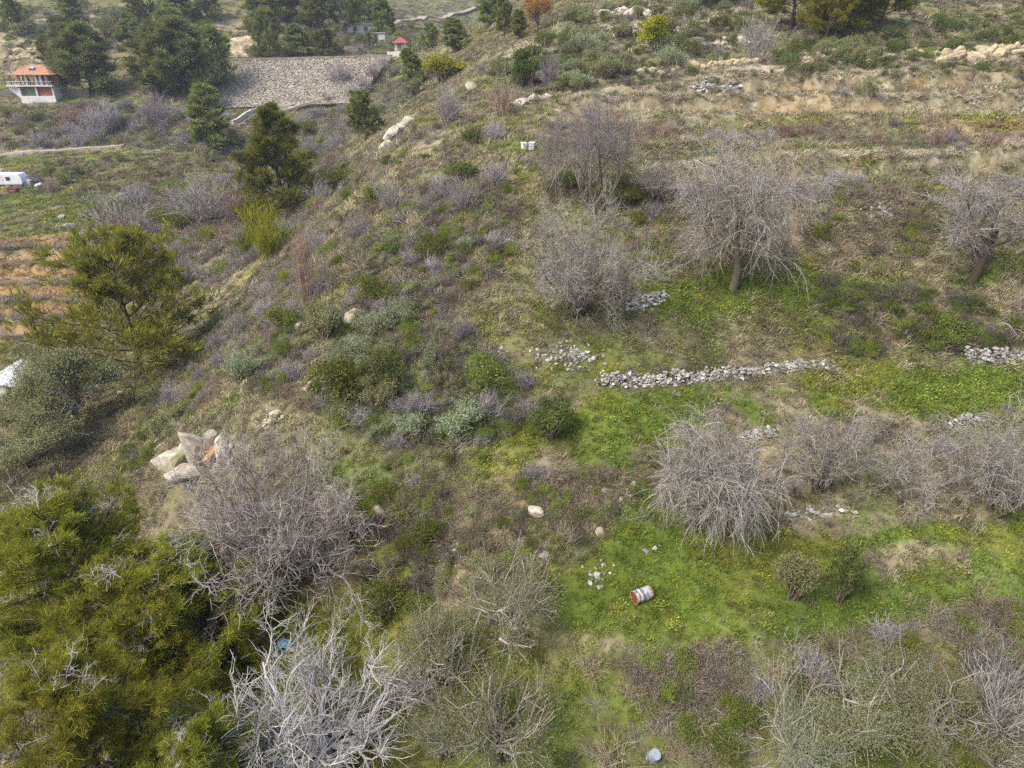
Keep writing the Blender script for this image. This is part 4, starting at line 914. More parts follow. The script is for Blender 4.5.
shrub_zone('on the slope directly behind the bare trees', [(545, 178), (620, 182), (690, 185), (830, 182), (1060, 180), (1060, 198), (830, 200), (690, 200), (545, 195)], 50, {'lilac': 3, 'brown': 2.4, 'bare': 1, 'heath': 1, 'green': .6}, .5, 1.1)
shrub_zone('on the upper terraces', [(570, 104), (600, 97), (760, 93), (1060, 88), (1060, 100), (760, 102), (620, 104)], 60, {'brown': 2, 'red': 2.4, 'lilac': 1.3, 'olive': 1.2, 'sage': .6}, .4, .8)
shrub_zone('on the stony hill', [(470, 78), (525, 55), (575, 18), (640, 4), (760, 4), (760, 50), (620, 78), (540, 96)], 130, {'dgreen': 3.2, 'olive': 2, 'sage': 1, 'lilac': .8, 'heath': 1}, .7, 1.8, .3)
shrub_zone('under the pines at the top of the hill', [(770, 50), (860, 40), (1040, 6), (1040, 46), (900, 64), (780, 72)], 75, {'dgreen': 3, 'olive': 2, 'green': 1, 'brown': 1}, .7, 1.8, .32)
shrub_zone('along the pale cliff band', [(620, 84), (760, 72), (1040, 58), (1040, 78), (760, 90), (640, 94)], 40, {'dgreen': 2, 'straw': 2, 'brown': 2, 'heath': 1}, .6, 1.5)
shrub_zone('on the bank below the middle lawn', [(490, 482), (600, 476), (700, 440), (640, 505), (560, 530)], 14, {'brown': 3, 'straw': 2}, .3, .8)
shrub_zone('on the bank behind the leafless thicket', [(740, 425), (1040, 400), (1040, 450), (880, 470), (760, 440)], 6, {'bramble': 2, 'straw': 1.5, 'lilac': 1}, .4, .8)
shrub_zone('along the bank at the lower right', [(585, 668), (660, 655), (760, 650), (880, 632), (1040, 590), (1040, 690), (860, 672), (760, 700), (600, 735)], 52, {'bramble': 5, 'brown': 1, 'straw': 1.6, 'lilac': .8, 'green': .3}, .6, 1.2, .3)
shrub_zone('at the bottom edge right of the olive shrubs', [(560, 768), (600, 740), (760, 705), (790, 768)], 26, {'bramble': 3, 'brown': 1, 'straw': 1.2, 'green': .4}, .5, 1.1)
shrub_zone('beside the ravine path', [(140, 395), (185, 405), (160, 470), (110, 500), (70, 505), (140, 440)], 22, {'olive': 2, 'green': 1.4, 'heath': 1, 'straw': 1.4}, .5, 1.4)
shrub_zone('under the dense grey-brown tree', [(330, 500), (400, 500), (440, 560), (420, 610), (380, 640), (360, 560)], 14, {'heath': 3, 'brown': 2, 'green': .8}, .5, 1.1)
shrub_zone('on the valley floor beyond the ridge', [(90, 235), (130, 195), (240, 175), (330, 150), (345, 170), (300, 235), (200, 290), (120, 300)], 90, {'lilac': 3, 'bare': 2.5, 'red': 1.4, 'straw': 1, 'broom': .6, 'green': .8}, 1.2, 3.4, .32)
shrub_zone('on the fields around the caravan', [(20, 178), (60, 160), (240, 158), (240, 178), (110, 200), (60, 205)], 60, {'brown': 2, 'red': 2, 'straw': 1.4, 'olive': .8, 'green': .8}, .7, 1.6)
shrub_zone('below the house and embankment', [(0, 150), (0, 108), (70, 104), (200, 114), (300, 120), (345, 108), (350, 140), (220, 154), (120, 146)], 100, {'lilac': 4, 'bare': 1.6, 'red': 1.6, 'olive': 1, 'green': .8}, 1.0, 2.8, .3)
shrub_zone('on the slope behind the house', [(-20, 62), (60, 52), (215, 50), (215, 8), (-20, 8)], 95, {'dgreen': 2.4, 'olive': 2, 'lilac': 1.8, 'straw': .8}, 1.2, 3.0, .3)
shrub_zone('between the embankment and the ridge', [(345, 100), (385, 64), (440, 62), (430, 80), (395, 112), (350, 140)], 46, {'lilac': 3.5, 'olive': 1.5, 'bare': 1.4, 'straw': 1}, .8, 2.0, .3)
shrub_zone('on the slope above the embankment', [(225, 52), (250, 14), (330, 4), (400, 22), (440, 36), (420, 52), (330, 52)], 70, {'dgreen': 2, 'lilac': 2, 'olive': 2, 'straw': .6}, 1.3, 3.2, .3)
ug = [[] for _ in range(4)]
for poly, mixd, n, s0, s1 in UG:
    P = np.array(poly); (xa, ya), (xb, yb) = P.min(0), P.max(0); N = n * 90
    x = xa + (xb - xa) * rng.random(N); y = ya * (yb / max(ya, 1)) ** rng.random(N) if ya > 5 else ya + (yb - ya) * rng.random(N)
    k = inside(x, y, poly) & (fbm(x, y, 2.5, 3, 321) > -.03) & ~is_clear(x, y); bm_ = 'bramble' in mixd; mm = 12 if bm_ else (8 if s1 > 1.5 and 'dgreen' in mixd else 20); x, y = x[k][:n * mm], y[k][:n * mm]
    if bm_ or mixd.get('brown', 0) >= 3: mixd = {**mixd, 'straw': mixd.get('straw', 0) + 2.5, 'green': mixd.get('green', 0) + 1.5, 'olive': 1.0, 'brown': mixd.get('brown', 0) * .6}
    keys = list(mixd); w = np.array([mixd[q] for q in keys], float); w /= w.sum(); c = rng.choice(len(keys), len(x), p=w)
    flip = np.floor((fbm(x, y, 3.0, 2, 322) + .5) * 3.2 * len(keys)).astype(int) % len(keys); c = np.where(rng.random(len(x)) < (.15 if bm_ or 'olive' in mixd else .4), flip, c)   # drifts of one kind
    cl = np.array([UGC[keys[i]][0] for i in c]) + rng.integers(0, 2, len(x)); colr = np.array([UGC[keys[i]][1] for i in c]) * (.6 + .8 * rng.random((len(x), 1)))
    sz = (.35 + .5 * rng.random(len(x)) ** 1.5) * (s0 + s1) * .62
    for a, b in zip(ug, (np.stack([x, y], -1), cl, sz, colr)): a.append(b)
XY, kindu, szu, colu = [np.concatenate(a) for a in ug]
_ci = [n for n in SCAT.nodes if n.type == 'COLLECTION_INFO'][0]; SCAT2 = SCAT.copy(); [n for n in SCAT2.nodes if n.type == 'COLLECTION_INFO'][0].inputs['Collection'].default_value = ucol
_keep = SCAT; SCAT = SCAT2
scatter_obj('undergrowth', XY[:, 0], XY[:, 1], kindu, np.stack([szu, szu, szu * (.7 + .5 * rng.random(len(szu)))], -1), colu, 'low tangled undergrowth of dry twigs and leaves between the shrubs', 'undergrowth', .15)
# bare vines on the orange terraces
VINE = stem_bush(520, 9, .9, .6, .22, .04, .02, 6, GREYB, None, 0, .1, .45, fine=2, base=.05)
NTH = ['first', 'second', 'third', 'fourth', 'fifth', 'sixth', 'seventh', 'eighth', 'ninth', 'tenth', 'eleventh', 'twelfth']
for r_ in range(7):
    py = 231 + r_ * 18
    for c_ in range(8):
        px = -6 + c_ * 12.5 + rnd.uniform(-3, 3) - r_ * 1.2
        if px > 92 - r_ * 4: continue
        p = at(px, py + rnd.uniform(-1.5, 1.5)); put(VINE, 'grape_vine', p, rnd.uniform(.9, 1.35), 'bare pruned vine on the orange terraces, %s from left in %s row from the top' % (NTH[c_], NTH[r_]), 'vine', 'bare pruned vines on the orange terraces')
# shrubs one can point out
def one(key, px, py, wpx, label, hpx=None, name=None, hz=1.0, k=0):
    put_px(SH[key][k % len(SH[key])], name or KIND[key][0], px, py, wpx, label, 'shrub', hpx=hpx, hz=hz)
one('lilac', 450, 122, 34, 'dense lilac-grey round shrub below the bright yellow-green bush', 36)
one('lilac', 551, 86, 30, 'lilac-grey round shrub beside the dark green upright bush on the hill', 32, k=1)
one('red', 505, 114, 34, 'clump of reddish canes above the green path', 34)
one('bare', 757, 62, 44, 'bare bush standing on the edge of the pale cliff', 46)
one('red', 308, 300, 34, 'tall pinkish dry shrub on the ravine side of the ridge', 84, k=1)
one('brown', 362, 278, 46, 'wide russet-brown bush with bare stems on the ridge', 32)
one('bare', 388, 212, 36, 'small bare tree with dark crooked stem on the ridge crest', 40, name='bare_tree', k=1)
one('broom', 270, 256, 34, 'yellow-green broom at the foot of the dark valley pine', 38)
one('green', 345, 398, 64, 'wide bright green shrub on the lower ridge', 44)
one('dgreen', 390, 388, 60, 'dark olive-green shrub right of the wide bright green one', 40)
one('green', 432, 262, 40, 'bright green shrub on the middle of the ridge beside a dark patch', 30, k=1)
one('bare', 205, 228, 70, 'whitish bare bush in the valley left of the dark pine', 52, k=2)
one('bare', 130, 250, 70, 'pinkish bare bush behind the broad open pine', 60, k=1)
one('lilac', 160, 128, 40, 'lilac-grey bush below the pine clump', 34)
one('lilac', 112, 132, 44, 'large lilac-grey bush below the house pines', 34, k=1)
one('lilac', 92, 138, 34, 'pale lilac bush in front of the large lilac-grey one', 28, k=2)
one('lilac', 340, 84, 28, 'dark lilac bush at the right end of the embankment', 24, k=2)
one('bramble', 1020, 330, 60, 'yellowish dry bush hanging at the right edge of the middle terrace', 60)
one('sage', 410, 436, 34, 'pale sage bush on the lower ridge, left one of two', 26)
one('sage', 455, 432, 44, 'pale sage bush on the lower ridge, right one of two', 28, k=1)
SH['yellow'] = [stem_bush(495, 60, 1.25, 1.2, .10, .0, .010, 5, GREYB, mat_plant('yellow_leaf', [(0, (.45, .34, .04)), (1, (.70, .55, .10))], .3), 110, .05, .35, droop=.12, base=.35, segs=8)]; KIND['yellow'] = KIND['bramble']
one('yellow', 780, 735, 110, 'bramble with small yellow leaves at the bottom right', 70, k=2)
one('bare', 990, 735, 110, 'whitish leafless bush in the lower right corner', 70)

# ------------------------------------------------------------------ stones, walls, rock
def mat_stone(name, stops, scale=4.0, lichen=None):
    m, nt, out = new_mat(name)
    a = nt.nodes.new('ShaderNodeAttribute'); a.attribute_name = 'tint'
    c = ramp_n(nt, a.outputs['Fac'], stops); f = noise_n(nt, scale, 7, .75)
    c = mix_rgb(nt, 1.0, c, ramp_n(nt, f, [(.36, (.45, .44, .43)), (.62, (1.12, 1.1, 1.07))]), 'MULTIPLY')
    if lichen:
        f2 = noise_n(nt, scale * .35, 5, .65); c = mix_rgb(nt, ramp_n(nt, f2, [(.5, (0, 0, 0)), (.6, (1, 1, 1))]), c, lichen)
    b = nt.nodes.new('ShaderNodeBsdfPrincipled'); b.inputs['Roughness'].default_value = .9; b.inputs['Specular IOR Level'].default_value = .15
    nt.links.new(c, b.inputs['Base Color'])
    bp = nt.nodes.new('ShaderNodeBump'); bp.inputs['Strength'].default_value = .8; bp.inputs['Distance'].default_value = .06
    nt.links.new(f, bp.inputs['Height']); nt.links.new(bp.outputs[0], b.inputs['Normal']); nt.links.new(b.outputs[0], out.inputs[0]); return m
STONE = mat_stone('wall_stone', [(0, (.20, .19, .17)), (.5, (.42, .41, .385)), (1, (.66, .645, .61))], 6)
BANK = mat_stone('embankment_stone', [(0, (.36, .325, .26)), (.5, (.50, .455, .375)), (1, (.64, .59, .50))], 1.2)
ROCK = mat_stone('pale_rock', [(0, (.52, .47, .38)), (1, (.70, .66, .57))], 3.4, (.42, .31, .18))
CLIFF = mat_stone('yellowish_cliff', [(0, (.48, .40, .25)), (1, (.64, .55, .37))], 2.6, (.33, .28, .17))
OCHRE = mat_stone('ochre_rock', [(0, (.50, .26, .08)), (1, (.60, .36, .14))], 3, (.40, .30, .18))
MOSSY = mat_stone('mossy_rock', [(0, (.42, .38, .30)), (1, (.55, .50, .41))], 2.5, (.27, .27, .12))
def stones_geo(P, size, g, flatz=.7):
    n = len(P); V = ico_v[None] * (1 + .22 * g.normal(size=(n, 12, 1))) * (np.array([1.15, .9, flatz])[None, None] * (1 + .25 * g.normal(size=(n, 1, 3))))
    a = g.random(n) * 6.283; c, s_ = np.cos(a)[:, None], np.sin(a)[:, None]
    V = np.stack([V[..., 0] * c - V[..., 1] * s_, V[..., 0] * s_ + V[..., 1] * c, V[..., 2]], -1) * np.reshape(size, (-1, 1, 1)) + P[:, None]
    F = ICO_F[None] + (np.arange(n) * 12)[:, None, None]; return V.reshape(-1, 3), F.reshape(-1, 3), np.repeat(g.random(n), 12)
def heap(name, P, size, label, cat, g, mt=None, group=None):
    e = empty(name, P.mean(0)); V, F, T = stones_geo(P - P.mean(0), size, g)
    o = obj_me('stones', mesh_np('stones', V, F, T, mt or STONE, smooth=False), e); o['kind'] = 'stuff'; return tag(e, label, cat, group)
def dry_wall(pix, h0, h1, dens, label, seed, sz=.085, thick=.3, group=None):
    g = np.random.default_rng(seed); Q = np.array([at(*p) for p in pix]); L = np.concatenate([[0], np.cumsum(np.linalg.norm(np.diff(Q[:, :2], axis=0), axis=1))])
    n = int(L[-1] * dens * 1.5); t = g.random(n) * L[-1]; x = np.interp(t, L, Q[:, 0]); y = np.interp(t, L, Q[:, 1])
    hh = (h0 + (h1 - h0) * t / L[-1]) * (0.55 + .9 * vnoise(t * 1.3, t * 0, seed)); u = g.random(n)
    x += g.normal(size=n) * .1; y += (u - .5) * thick + g.normal(size=n) * .06
    z = H(x, y) + hh * u * .62 - .02
    heap('dry_stone_wall', np.stack([x, y, z], -1), sz * (.45 + 1.1 * g.random(n) ** 2), label, 'stone wall', g, None, group)
dry_wall([(598, 385), (640, 384), (690, 379), (720, 377), (770, 371), (830, 365)], .75, .2, 62, 'long low dry stone wall of grey stones above the middle lawn', 1)
dry_wall([(627, 309), (645, 306), (664, 299)], .6, .5, 95, 'short dry stone wall between the wide twiggy tree and the weeping tree', 2)
dry_wall([(965, 360), (1000, 360), (1060, 360)], .6, .7, 80, 'grey dry stone wall at the right edge below the dark scrub bank', 3)
dry_wall([(945, 426), (980, 420)], .3, .3, 30, 'stub of dry stone wall behind the arching bare tree', 4)
dry_wall([(735, 440), (775, 434)], .3, .3, 45, 'few stones of a ruined wall behind the weeping bare tree', 6)
dry_wall([(775, 516), (850, 510)], .2, .2, 16, 'scattered wall stones at the edge of the lower lawn', 7)
dry_wall([(690, 92), (740, 90)], .7, .6, 20, 'grey wall stones on the upper terrace below the pale cliff', 8, .25)
def rubble(px, py, wpx, hpx, n, sz, label, seed, mt=None):
    g = np.random.default_rng(seed); P = []
    for i in range(n):
        p = at(px + wpx * .5 * np.clip(g.normal() * .55, -1.2, 1.2), py + hpx * .5 * np.clip(g.normal() * .55, -1.2, 1.2)); P.append(p + [0, 0, .02])
    heap('stone_heap', np.array(P), sz * .72 * (.4 + 1.1 * g.random(n) ** 2), label, 'stone heap', g, mt)
rubble(565, 356, 66, 24, 190, .12, 'loose grey rubble below the wide twiggy tree', 11)
rubble(496, 362, 26, 30, 90, .12, 'pale rubble patch on the slope left of the wide twiggy tree', 12)
rubble(616, 494, 34, 16, 60, .12, 'small stone pile left of the weeping bare tree', 13)
rubble(598, 572, 26, 26, 34, .12, 'scattered grey stones above the painted drum', 14)
rubble(880, 212, 22, 16, 60, .16, 'pale loose stones on the slope left of the leaning tree', 15)
rubble(322, 380, 40, 34, 90, .14, 'pale gravelly rubble on the ridge crest', 16, ROCK)
rubble(462, 556, 30, 34, 26, .11, 'few pale stones in the grass below the ridge', 17)
rubble(272, 420, 36, 16, 40, .17, 'pale stones on the ridge above the dense grey-brown tree', 18, ROCK)
def boulder_mesh(seed, mt, sub=3, rough=.25, facet=True):
    import bmesh
    g = np.random.default_rng(seed); bm = bmesh.new(); bmesh.ops.create_icosphere(bm, subdivisions=sub, radius=1.0)
    pl = norm(g.normal(size=(17, 3)) * [1, 1, .8]); dist = .42 + .42 * g.random(17); o = g.random(3) * 9
    for v in bm.verts:
        p = np.array(v.co); 
        for n_, d_ in zip(pl, dist):
            q = p @ n_
            if q > d_: p = p - n_ * (q - d_) * .9
        p = p * (1 + rough * (float(fbm(np.array([p[0] + o[0] + p[2] * .7]), np.array([p[1] + o[1] - p[2] * .8]), .6, 4, seed)[0]))); v.co = p
    me = bpy.data.meshes.new('boulder'); bm.to_mesh(me); bm.free(); me.shade_flat()
    a = me.attributes.new('tint', 'FLOAT', 'POINT'); a.data.foreach_set('value', np.full(len(me.vertices), g.random(), np.float32)); me.materials.append(mt); return me
BM = [boulder_mesh(30 + k, (ROCK, STONE, ROCK, MOSSY)[k]) for k in range(4)]
def boulder(px, py, wpx, k, label, sq=.65, rz=None):
    p = at(px, py); s = wpx * depth(p) / FPX * .62; o = obj_me('boulder', BM[k], None, (p[0], p[1], p[2] + s * sq * .35)); o.scale = (s, s * .85, s * sq)
    o.rotation_euler = (rnd.uniform(-.2, .2), rnd.uniform(-.2, .2), rnd.uniform(0, 6.28) if rz is None else rz); tag(o, label, 'boulder', 'boulders lying on the slopes')
for i, (px, py, w, k, lab) in enumerate(((536, 513, 21, 0, 'large pale boulder in the bank below the middle lawn'), (381, 514, 20, 2, 'pale tan boulder right of the dense grey-brown tree'), (545, 557, 12, 1, 'round whitish stone left of the scattered stones'), (599, 533, 11, 2, 'pale stone in the grass right of the large pale boulder'),
        (560, 536, 10, 1, 'grey stone below the large pale boulder'), (355, 322, 24, 2, 'tan boulder on the ridge crest above the bright green shrub'), (301, 327, 14, 0, 'pale boulder on the ravine side near the pinkish dry shrub'), (275, 416, 16, 0, 'pale flat boulder on the ridge above the grey-brown tree'),
        (645, 551, 7, 1, 'small pale stone at the top of the lower lawn'), (655, 549, 6, 0, 'smaller pale stone next to another at the top of the lower lawn'), (470, 90, 14, 2, 'orange-tan boulder on the ridge skyline below the yellow-green bush'), (122, 394, 9, 0, 'pale stone at the top of the ravine path'), (142, 408, 6, 1, 'small white stone on the ravine path'),
        (68, 228, 12, 1, 'grey boulder in the green field above the orange terraces'), (78, 238, 13, 0, 'pale boulder beside the dark hole above the orange terraces'), (62, 218, 8, 1, 'smaller grey boulder in the green field above the orange terraces'))):
    boulder(px, py, w, k, lab)
# the outcrop at the end of the ridge
pc = at(196, 462); e = empty('rock_outcrop', pc); tag(e, 'broken rock outcrop with white and orange faces at the lower end of the ridge', 'rock')
for i, (px, py, w, mt, sx, sy, sz, rx, ry, rz_) in enumerate(((203, 458, 40, 0, .75, .6, 1.15, .1, -.25, .4), (176, 462, 38, 3, 1.15, .7, .62, 0, -.25, .3), (172, 436, 36, 3, 1.2, .5, .55, .2, -.75, .2), (224, 456, 26, 0, .7, .6, 1.05, .15, .25, 1.2), (213, 462, 24, 4, .8, .5, 1.2, .2, .1, .7), (214, 437, 18, 3, .9, .7, .55, .1, .2, .1), (192, 474, 30, 2, 1.1, .7, .55, 0, .3, .9), (196, 478, 14, 4, 1.1, .6, .6, 0, .4, .5), (208, 450, 12, 4, .8, .6, 1.3, .2, .1, .2), (230, 448, 14, 0, .8, .6, .9, .1, .3, 2.2), (186, 448, 16, 0, 1.0, .6, .8, .2, -.3, 1.1), (218, 468, 14, 2, 1, .7, .7, .1, .2, .3), (180, 476, 14, 4, 1.1, .6, .5, .1, .2, 1.5), (232, 462, 10, 2, 1, .8, .7, .1, .1, .9), (164, 448, 14, 3, 1, .6, .6, .1, -.5, .6))):
    p = at(px, py); s = w * depth(p) / FPX * .7; me = boulder_mesh(50 + i, (ROCK, STONE, ROCK, MOSSY, OCHRE)[mt], 3, .5)
    o = obj_me('boulder', me, e, (p[0] - pc[0], p[1] - pc[1], p[2] - pc[2] + s * sz * .2)); o.scale = (s * sx, s * sy, s * sz); o.rotation_euler = (rx, ry, rz_)
# pale rock slab steps by the green path, cliff bands, cliffs behind the house
CB = {}
def rock_face(pix, h, label, seed, mt=CLIFF, n=70, m_=12, lean=.55, rough=.5):
    """a band of broken rock: wide lumps half sunk in the slope"""
    g = np.random.default_rng(seed)
    if mt.name not in CB: CB[mt.name] = [boulder_mesh(200 + 10 * len(CB) + k, mt, 3, .7) for k in range(5)]
    Q = np.array([at(*p) for p in pix]); L = np.concatenate([[0], np.cumsum(np.linalg.norm(np.diff(Q[:, :2], axis=0), axis=1))]); e = empty('rock_outcrop', Q.mean(0)); o0 = Q.mean(0)
    cnt = int(np.clip(L[-1] / h * 5, 12, 48))
    for i in range(cnt):
        t = L[-1] * (i + g.random()) / cnt; x = np.interp(t, L, Q[:, 0]); y = np.interp(t, L, Q[:, 1]) + g.random() * h * 1.1; s_ = h * (.2 + .42 * g.random())
        o = obj_me('boulder', CB[mt.name][g.integers(5)], e, (x - o0[0], y - o0[1], gz(x, y) - o0[2] + s_ * (.05 + .2 * g.random()))); o.scale = (s_ * (1.0 + .8 * g.random()), s_ * .7, s_ * (.55 + .4 * g.random())); o.rotation_euler = (.3 * g.normal(), .2 * g.normal(), .4 * g.normal())
    tag(e, label, 'rock', 'pale rock outcrops')
rock_face([(622, 76), (680, 72), (735, 66), (775, 62)], 1.5, 'yellowish cliff band on the hill below the bare bush', 71)
rock_face([(770, 74), (800, 70), (838, 56)], 2.0, 'yellowish cliff band below the pine with the pale trunk', 72)
rock_face([(845, 64), (885, 62), (930, 56)], 1.6, 'yellowish cliff band below the right end of the hilltop pines', 73)
rock_face([(945, 64), (985, 58), (1060, 52)], 2.6, 'tall yellowish cliff band at the right edge', 74)
rock_face([(516, 107), (530, 103), (548, 99)], 1.1, 'pale stepped rock slabs at the head of the green path', 75, ROCK, 40, 10, 1.2)
rock_face([(-20, 62), (20, 62), (56, 58)], 7.0, 'pale eroded cliff behind the house', 76, CLIFF, 60, 14, .9)
rock_face([(205, 58), (225, 60), (252, 56)], 8.0, 'pale rocky knoll above the left end of the embankment', 77, CLIFF, 50, 14, 1.0)
rock_face([(70, 34), (85, 33), (96, 36)], 4.0, 'pale rock patch among the pines above the house', 78, CLIFF, 40, 10, .9)
rock_face([(385, 150), (398, 136), (408, 124)], 1.6, 'pale rocks on the flank of the upper ridge', 79, ROCK, 40, 10, .8)
rock_face([(570, 22), (610, 16), (650, 18)], 2.2, 'grey rock ledge near the top of the stony hill', 80, ROCK, 50, 10, 1.4)
rock_face([(600, 40), (640, 36), (690, 32)], 1.6, 'lower grey rock ledge on the stony hill beside the yellow-green bush', 81, ROCK, 50, 10, 1.4)
rock_face([(700, 48), (730, 44), (760, 46)], 1.2, 'small grey rock ledge on the stony hill left of the bare bush', 82, ROCK, 40, 10, 1.4)

# stone-faced embankment across the valley
g = np.random.default_rng(90); e = empty('stone_embankment', at(290, 104)); tag(e, 'long grey stone-faced embankment across the valley', 'embankment'); pb = np.array(e.location)
bl, br_, tl, tr_ = EB
rows, cols = 66, 220; U, Vv = np.meshgrid((np.arange(cols) + .5) / cols, (np.arange(rows) + .5) / rows); U = (U + .3 / cols * g.normal(size=U.shape)).ravel(); Vv = Vv.ravel()
P = (bl[None] * (1 - U)[:, None] + br_[None] * U[:, None]) * (1 - Vv)[:, None] + (tl[None] * (1 - U)[:, None] + tr_[None] * U[:, None]) * Vv[:, None]
P += g.normal(size=P.shape) * .07
oct_v = np.array([(1, 0, 0), (-1, 0, 0), (0, 1, 0), (0, -1, 0), (0, 0, 1), (0, 0, -1)], float); oct_f = np.array([(0, 2, 4), (2, 1, 4), (1, 3, 4), (3, 0, 4), (2, 0, 5), (1, 2, 5), (3, 1, 5), (0, 3, 5)])
V, F, T = stamp(oct_v * [1.3, 1, .8], oct_f, P - pb, rot_to(np.tile([0, 0, 1.0], (len(P), 1)) + .4 * g.normal(size=P.shape), g), .17 * (.8 + .5 * g.random(len(P))), g, 0.0)
o = obj_me('stones', mesh_np('stones', V, F, T, BANK, smooth=False), e); o['kind'] = 'stuff'
n_ = np.cross(br_ - bl, tl - bl); n_ /= np.linalg.norm(n_); n_ *= -1 if n_[1] > 0 else 1
MB().add([q - pb - n_ * .12 for q in (bl, br_, tr_, tl)] + [q - pb - n_ * .12 + np.array([0, 9, -5]) for q in (bl, br_, tr_, tl)], [(0, 1, 2, 3), (1, 5, 6, 2), (4, 0, 3, 7), (3, 2, 6, 7)]).build('core', BANK, e)
cp = MB()
for i in range(40):
    a, b = i / 40, (i + .97) / 40; p, q = tl * (1 - a) + tr_ * a - pb, tl * (1 - b) + tr_ * b - pb
    cp.add([p + (0, -.3, 0), q + (0, -.3, 0), q + (0, .7, 0), p + (0, .7, 0), p + (0, -.3, .4), q + (0, -.3, .4), q + (0, .7, .4), p + (0, .7, .4)], [(0, 3, 2, 1), (4, 5, 6, 7), (0, 1, 5, 4), (1, 2, 6, 5), (2, 3, 7, 6), (3, 0, 4, 7)])
o = cp.build('coping', BANK, e); o['kind'] = 'stuff'

for px, py, w, h, k in ((352, 100, 22, 16, 0), (364, 92, 22, 16, 1), (374, 80, 20, 18, 2), (384, 70, 18, 14, 0), (226, 108, 16, 12, 1), (330, 104, 18, 12, 2), (300, 106, 14, 9, 0)):
    put_px(SH['lilac'][k], 'twiggy_shrub', px, py, w, 'lilac-grey leafless bush at the %s of the embankment' % {352: 'lower right corner', 364: 'right edge just above the lower corner', 374: 'middle of the right edge', 384: 'upper right corner', 226: 'lower left corner', 330: 'foot near the right end', 300: 'middle of the foot'}[px], 'shrub', 'leafless bushes round the embankment', hpx=h)
# ------------------------------------------------------------------ roads and low walls in the valley
CONC = mat_solid('concrete', (.58, .55, .49), (.46, .43, .38), 1.5, .85)
DIRT = mat_solid('dirt_track', (.42, .36, .27), (.33, .28, .21), .3, .95)
def ribbon(name, pix, width, mt, dz=.06, n=60, h=0.0, label=None, cat=None, kind=None):
    Q = np.array([at(*p) for p in pix]); L = np.concatenate([[0], np.cumsum(np.linalg.norm(np.diff(Q[:, :2], axis=0), axis=1))]); t = np.linspace(0, L[-1], n)
    x = np.interp(t, L, Q[:, 0]); y = np.interp(t, L, Q[:, 1]); k = np.ones(5) / 5
    x[2:-2] = np.convolve(x, k, 'valid'); y[2:-2] = np.convolve(y, k, 'valid')
    dx, dy = np.gradient(x), np.gradient(y); l = np.hypot(dx, dy); nx, ny = -dy / l, dx / l; o0 = np.array([x.mean(), y.mean(), float(H(x.mean(), y.mean()))])
    hw = width / 2; a = np.stack([x + nx * hw, y + ny * hw], -1); b = np.stack([x - nx * hw, y - ny * hw], -1); z = np.maximum(H(a[:, 0], a[:, 1]), H(b[:, 0], b[:, 1])) + dz
    top_a = np.column_stack([a, z + h]); top_b = np.column_stack([b, z + h]); bot_a = np.column_stack([a, z - .6]); bot_b = np.column_stack([b, z - .6])
    V = np.stack([bot_a, top_a, top_b, bot_b], 1).reshape(-1, 3) - o0; F = []
    for i in range(n - 1):
        for j in range(3): F.append((4 * i + j, 4 * i + j + 1, 4 * i + j + 5, 4 * i + j + 4))
    F = np.array(F); F = np.concatenate([F, [[0, 3, 2, 1], [4 * n - 4, 4 * n - 3, 4 * n - 2, 4 * n - 1]]])
    o = obj_me(name, mesh_np(name, V, F, None, mt, smooth=False), None, o0); return tag(o, label, cat, kind=kind)
ribbon('road', [(-60, 158), (0, 154), (60, 151), (124, 146)], 3.0, DIRT, kind='structure', label='narrow pale road across the valley fields', cat='road')
ribbon('road', [(225, 130), (242, 119), (262, 112), (300, 108), (334, 100)], 3.0, DIRT, kind='structure', label='narrow road curving below the embankment', cat='road')
ribbon('roadside_wall', [(-60, 161), (0, 157), (60, 152.5), (124, 147.5)], .4, CONC, .0, 60, .45, 'low pale concrete wall along the valley road at the left edge', 'wall')
ribbon('roadside_wall', [(233, 126), (246, 118), (264, 112), (290, 109), (316, 106), (334, 100)], .5, CONC, .0, 60, 1.1, 'low pale concrete wall curving in front of the embankment', 'wall')
ribbon('dirt_track', [(392, 24), (420, 20), (450, 14), (480, 8)], 4, DIRT, .15, 60, kind='structure', label='pale dirt track cut across the far hillside', cat='track')

# ------------------------------------------------------------------ house
WHITE = mat_solid('white_render', (.74, .72, .69), (.62, .60, .57), 1.0, .8); TERRA = mat_solid('terracotta_wall', (.55, .30, .20), (.47, .25, .17), 1.0, .8)
TILE = mat_solid('roof_tile', (.45, .22, .13), (.56, .34, .20), 2.5, .8); BRICK = mat_solid('brick_red', (.36, .13, .09), (.28, .10, .07), 3, .8)
GLASS = mat_solid('window_glass', (.04, .05, .06), (.06, .07, .08), 1, .1, spec=.6); DWOOD = mat_solid('dark_wood', (.10, .06, .04), (.07, .045, .03), 4, .7)
GREENP = mat_solid('green_panel', (.20, .27, .17), (.15, .20, .12), 2, .8); CURT = mat_solid('yellow_curtain', (.72, .60, .26), (.62, .50, .20), 2, .8); BLUE = mat_solid('blue_panel', (.05, .12, .35), (.04, .08, .25), 2, .3)
GREYM = mat_solid('grey_metal', (.42, .43, .44), (.34, .35, .36), 3, .5, metal=.3)
hp = pt_Y(38, 97.5, 167.5); hz_ = hp[2]
HS = 167.5 / (cP + (384 - 97.5) / FPX * sP) / FPX      # metres per pixel there
house = empty('house', (hp[0], hp[1], hz_)); tag(house, 'two-storey house with white lower walls and red tiled roof at the left', 'house')
W_ = 4.4
